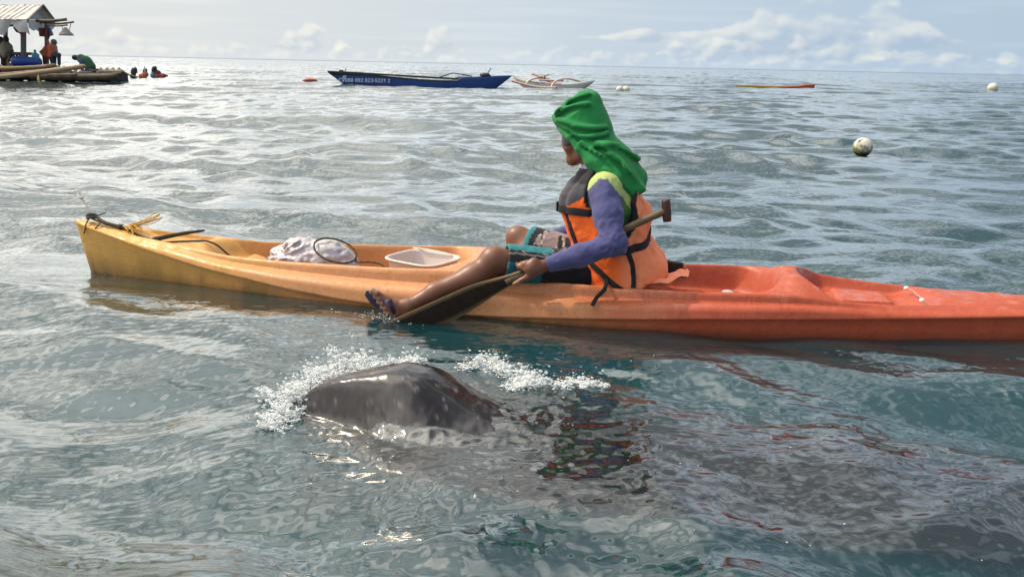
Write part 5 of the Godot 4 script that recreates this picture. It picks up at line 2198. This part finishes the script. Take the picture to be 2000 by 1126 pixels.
	for l in [[120, 49, 122, 60], [138, 45, 134, 60]]:
		sh = Shape.new()
		sh.tube([P.call(l[0], l[1]), P.call(l[2], l[3])], 0.014, Color(0.15, 0.14, 0.13), 5)
		qput(sh, "cord", wood, lamp)
	var bulb := quick("bulb", "pale bulb hanging on a cord under the hut's near eave", "bulb", P.call(4, 62, 0.8))
	sh = Shape.new()
	sh.ball(P.call(4, 63.5, 0.8), Vector3(0.045, 0.065, 0.045), Color(0.62, 0.62, 0.58))
	qput(sh, "glass", wood, bulb)
	sh = Shape.new()
	sh.tube([P.call(4, 50, 0.8), P.call(4, 61, 0.8)], 0.014, Color(0.3, 0.26, 0.14), 5)
	qput(sh, "cord", wood, bulb)
	for c in [["red cloth hanging slack below the hut roof by the middle post", [[24, 52], [44, 54], [44, 70], [33, 63]], Color(0.30, 0.085, 0.055), 0.3], ["dark red cloth hanging on the right post of the hut", [[75, 55], [92, 53], [92, 72], [78, 71]], Color(0.19, 0.055, 0.045), -0.8], ["blue-grey cloth hanging on the right post of the hut", [[90, 52], [98, 54], [102, 68], [90, 78]], Color(0.11, 0.16, 0.24), -0.9]]:
		var q0: Vector3 = P.call(c[1][0][0], c[1][0][1], c[3])
		var cl := quick("cloth", c[0], "cloth", q0)
		sh = Shape.new()
		var cp := PackedVector3Array()
		for layer in 2:
			for i in 8:
				for j in 8:
					var u := i / 7.0
					var v := j / 7.0
					var a: Vector3 = P.call(lerpf(c[1][0][0], c[1][1][0], u), lerpf(c[1][0][1], c[1][1][1], u), c[3])
					var b: Vector3 = P.call(lerpf(c[1][3][0], c[1][2][0], u), lerpf(c[1][3][1], c[1][2][1], u), c[3])
					cp.append(a.lerp(b, v) + Vector3(0, 0, 0.07 * sin(u * 9.0 + v * 2.0) - 0.012 * layer))
		sh.grid(cp.slice(0, 64), 8, 8, c[2])
		sh.grid(cp.slice(64), 8, 8, c[2])
		qput(sh, "sheet", tarp, cl)
	# blue barrel and water jug
	var barrel := quick("barrel", "blue plastic barrel lying on its side on the raft deck", "barrel", P.call(48, 126, 0.6))
	sh = Shape.new()
	sh.tube([P.call(24, 120, 0.9), P.call(25, 120, 0.9), P.call(36, 120, 0.8), P.call(37, 120, 0.8), P.call(46, 120, 0.7), P.call(77, 121, 0.5), P.call(78, 121, 0.5)], [0.15, 0.19, 0.19, 0.205, 0.19, 0.185, 0.15], Color(0.012, 0.055, 0.26), 16)
	qput(sh, "drum", mat("barrel_plastic", 0.45), barrel)
	sh = Shape.new()
	sh.tube([P.call(23.2, 120, 0.9), P.call(24, 120, 0.9)], 0.13, Color(0.010, 0.03, 0.12), 12)
	qput(sh, "lid", mat("barrel_plastic", 0.45), barrel)
	var jug := quick("water_jug", "turquoise water jug standing behind the blue barrel", "jug", P.call(70, 122, -0.3))
	sh = Shape.new()
	var jp := PackedVector3Array()
	var jb: Vector3 = P.call(70.5, 124, -0.3)
	for l in [[0.0, 0.0], [0.13, 0.0], [0.14, 0.06], [0.13, 0.18], [0.14, 0.30], [0.12, 0.38], [0.045, 0.43], [0.04, 0.50], [0.0, 0.50]]:
		for k in 12:
			var an := TAU * k / 12.0
			jp.append(jb + Vector3(cos(an) * l[0], l[1], sin(an) * l[0]))
	sh.grid(jp, 9, 12, Color(0.05, 0.34, 0.42), false, true)
	qput(sh, "bottle", mat("jug_plastic", 0.25), jug)
	sh = Shape.new()
	sh.tube([jb + Vector3(0, 0.49, 0), jb + Vector3(0, 0.54, 0)], 0.05, Color(0.10, 0.25, 0.35), 10)
	qput(sh, "cap", mat("jug_plastic", 0.25), jug)


# a person far off, from joints and the colours of skin and clothes; each bone is [a, b, ra, rb, colour number]
func far_person(label: String, bones: Array, palette: Array, group := "") -> Node3D:
	var lo := Vector3.ONE * 1e6
	var hi := -lo
	for b in bones:
		for e in 2:
			lo = lo.min(b[e] - Vector3.ONE * (maxf(b[2], b[3]) + 0.08))
			hi = hi.max(b[e] + Vector3.ONE * (maxf(b[2], b[3]) + 0.08))
	var f := Field.new(lo, hi, 0.026)
	for b in bones:
		f.bar(b[0], b[1], b[2], b[3], 0.03, b[4])
	var o := quick("person", label, "person", Vector3((lo.x + hi.x) * 0.5, lo.y, (lo.z + hi.z) * 0.5), group)
	var sh := Shape.new()
	f.skin(sh, func(_p: Vector3, m: int) -> Color: return palette[m])
	qput(sh, "body", mat("far_people", 0.8), o)
	return o


func build_far_people() -> void:
	var z := -34.0
	var P := func(px: float, py: float, dz := 0.0) -> Vector3: return at(px, py, z + dz)
	var skin := Color(0.11, 0.055, 0.036)
	# two men sitting at the left edge, seen from behind
	far_person("seated person in a pale grey shirt at the left edge of the raft, dark shorts", [
		[P.call(11, 104), P.call(11, 90), 0.19, 0.20, 1], [P.call(7, 91), P.call(17, 91), 0.13, 0.13, 1], [P.call(11, 84), P.call(11, 80), 0.06, 0.06, 0], [P.call(11, 77.5), P.call(11, 75), 0.105, 0.10, 2],
		[P.call(19, 91), P.call(23, 99), 0.065, 0.06, 1], [P.call(23, 99), P.call(18, 105, 0.3), 0.05, 0.045, 0], [P.call(4, 91), P.call(1, 100), 0.065, 0.055, 1],
		[P.call(10, 106), P.call(21, 109, 0.2), 0.13, 0.10, 3], [P.call(21, 109, 0.2), P.call(14, 122, 0.3), 0.07, 0.055, 0], [P.call(6, 107), P.call(6, 124), 0.11, 0.09, 3], [P.call(14, 124, 0.3), P.call(19, 125, 0.5), 0.05, 0.04, 0]],
		[skin, Color(0.22, 0.20, 0.16), Color(0.03, 0.022, 0.018), Color(0.030, 0.028, 0.032)])
	far_person("seated person cut by the left edge of the frame, behind the grey shirt", [
		[P.call(-3, 104, -0.5), P.call(-2, 90, -0.5), 0.18, 0.18, 1], [P.call(1, 83, -0.5), P.call(2, 79, -0.5), 0.07, 0.105, 0], [P.call(1, 76, -0.5), P.call(2, 77, -0.5), 0.10, 0.10, 2], [P.call(-3, 106, -0.4), P.call(4, 110, -0.3), 0.12, 0.09, 3], [P.call(4, 110, -0.3), P.call(3, 124, -0.3), 0.07, 0.05, 0]],
		[skin, Color(0.10, 0.065, 0.055), Color(0.02, 0.018, 0.016), Color(0.03, 0.03, 0.035)])
	# the one with the cap, in an orange vest
	var cap := far_person("person in a grey cap and orange life vest sitting by the hut's right post", [
		[P.call(101, 106), P.call(102, 91), 0.165, 0.15, 1], [P.call(97, 90), P.call(106, 91), 0.10, 0.09, 4], [P.call(103, 86), P.call(104, 84), 0.055, 0.06, 0], [P.call(104.5, 83), P.call(104.5, 81), 0.10, 0.095, 0],
		[P.call(108, 92), P.call(110, 101), 0.06, 0.05, 4], [P.call(110, 101), P.call(106, 107, 0.2), 0.045, 0.04, 0], [P.call(100, 107), P.call(114, 107, 0.2), 0.115, 0.09, 3], [P.call(114, 108, 0.2), P.call(115, 125, 0.2), 0.075, 0.06, 3], [P.call(102, 112), P.call(104, 125), 0.14, 0.10, 3]],
		[skin, Color(0.50, 0.12, 0.05), Color(0.05, 0.06, 0.06), Color(0.035, 0.042, 0.060), Color(0.26, 0.25, 0.30)])
	var sh := Shape.new()
	sh.ball(P.call(104.2, 81.2), Vector3(0.115, 0.105, 0.115), Color(0.10, 0.13, 0.125), 8, 12)
	sh.tube([P.call(104.5, 82.0, 0.02), P.call(110.8, 84.3, 0.02)], 0.055, Color(0.10, 0.13, 0.125), 8, true, 0.35)
	qput(sh, "cap", mat("far_people", 0.8), cap)
	far_person("person with an orange top and one bent arm, standing behind the hut's right post", [
		[P.call(88, 108, -0.6), P.call(90, 96, -0.6), 0.13, 0.13, 1], [P.call(90, 94, -0.6), P.call(93, 91, -0.6), 0.10, 0.07, 1], [P.call(92, 86, -0.6), P.call(92, 83, -0.6), 0.085, 0.085, 0],
		[P.call(86, 95, -0.6), P.call(78.5, 101.5, -0.5), 0.055, 0.045, 0], [P.call(78.5, 101.5, -0.5), P.call(84, 109, -0.4), 0.045, 0.04, 0], [P.call(88, 110, -0.6), P.call(87, 126, -0.6), 0.12, 0.07, 2]],
		[Color(0.30, 0.115, 0.065), Color(0.48, 0.11, 0.05), Color(0.10, 0.05, 0.04)])
	# bending over the edge of the raft
	far_person("person in a green and blue shirt bending over the raft's edge", [
		[P.call(176, 130), P.call(168, 119), 0.20, 0.20, 1], [P.call(170, 121), P.call(158, 113.5), 0.19, 0.16, 1], [P.call(160, 117, 0.1), P.call(155, 118, 0.15), 0.11, 0.09, 2], [P.call(154, 113), P.call(151, 113), 0.07, 0.07, 0], [P.call(148.5, 112.5), P.call(145, 112), 0.11, 0.105, 3],
		[P.call(156, 117, 0.15), P.call(158, 131, 0.3), 0.065, 0.05, 2], [P.call(158, 131, 0.3), P.call(162, 139, 0.3), 0.045, 0.04, 0], [P.call(177, 129), P.call(170, 137, 0.2), 0.14, 0.10, 4], [P.call(170, 137, 0.2), P.call(186, 139, 0.2), 0.08, 0.06, 0], [P.call(186, 138, 0.2), P.call(190, 135, 0.2), 0.05, 0.04, 0]],
		[skin, Color(0.035, 0.105, 0.050), Color(0.06, 0.08, 0.19), Color(0.018, 0.015, 0.013), Color(0.03, 0.03, 0.035)])
	# swimmers in front of the raft
	var zs := -44.0
	var Q := func(px: float, py: float, dz := 0.0) -> Vector3: return at(px, py, zs + dz)
	var s := far_person("swimmer with black hair, nearest to the raft", [
		[Q.call(260, 141), Q.call(261, 137), 0.14, 0.14, 1], [Q.call(259, 149), Q.call(261, 143), 0.15, 0.10, 0]], [skin, Color(0.045, 0.045, 0.042)])
	sh = Shape.new()
	sh.tube([Q.call(267, 143, 0.1), Q.call(266, 134, 0.1), Q.call(263, 131, 0.1)], 0.030, Color(0.03, 0.03, 0.03), 6)
	qput(sh, "snorkel", mat("far_people", 0.8), s)
	s = far_person("swimmer in a bright orange life vest, between the two dark heads", [
		[Q.call(275, 149), Q.call(282, 145), 0.13, 0.13, 1], [Q.call(281, 149), Q.call(285, 145), 0.13, 0.12, 1], [Q.call(282.5, 139), Q.call(283, 137), 0.11, 0.11, 0]], [skin, Color(0.52, 0.15, 0.05)])
	sh = Shape.new()
	sh.tube([Q.call(283, 142, 0.1), Q.call(282, 133, 0.1), Q.call(281.5, 129, 0.1)], 0.028, Color(0.55, 0.55, 0.58), 6)
	qput(sh, "snorkel", mat("far_people", 0.8), s)
	s = far_person("swimmer with dark hair and a mask, beside the red shirt", [
		[Q.call(300.5, 137), Q.call(301, 134), 0.14, 0.13, 1], [Q.call(299, 147), Q.call(300, 141), 0.16, 0.12, 2]], [skin, Color(0.022, 0.022, 0.024), Color(0.14, 0.19, 0.26)])
	sh = Shape.new()
	sh.tube([Q.call(304, 139, 0.1), Q.call(304.5, 131, 0.1), Q.call(303, 129.5, 0.1)], 0.028, Color(0.03, 0.03, 0.03), 6)
	qput(sh, "snorkel", mat("far_people", 0.8), s)
	far_person("swimmer in a red shirt floating face down, farthest right", [
		[Q.call(308, 147), Q.call(318, 148.5), 0.16, 0.11, 1], [Q.call(307, 142), Q.call(309, 143), 0.15, 0.14, 2], [Q.call(318, 147), Q.call(326, 148), 0.10, 0.05, 2]], [skin, Color(0.40, 0.075, 0.07), Color(0.12, 0.03, 0.028)])
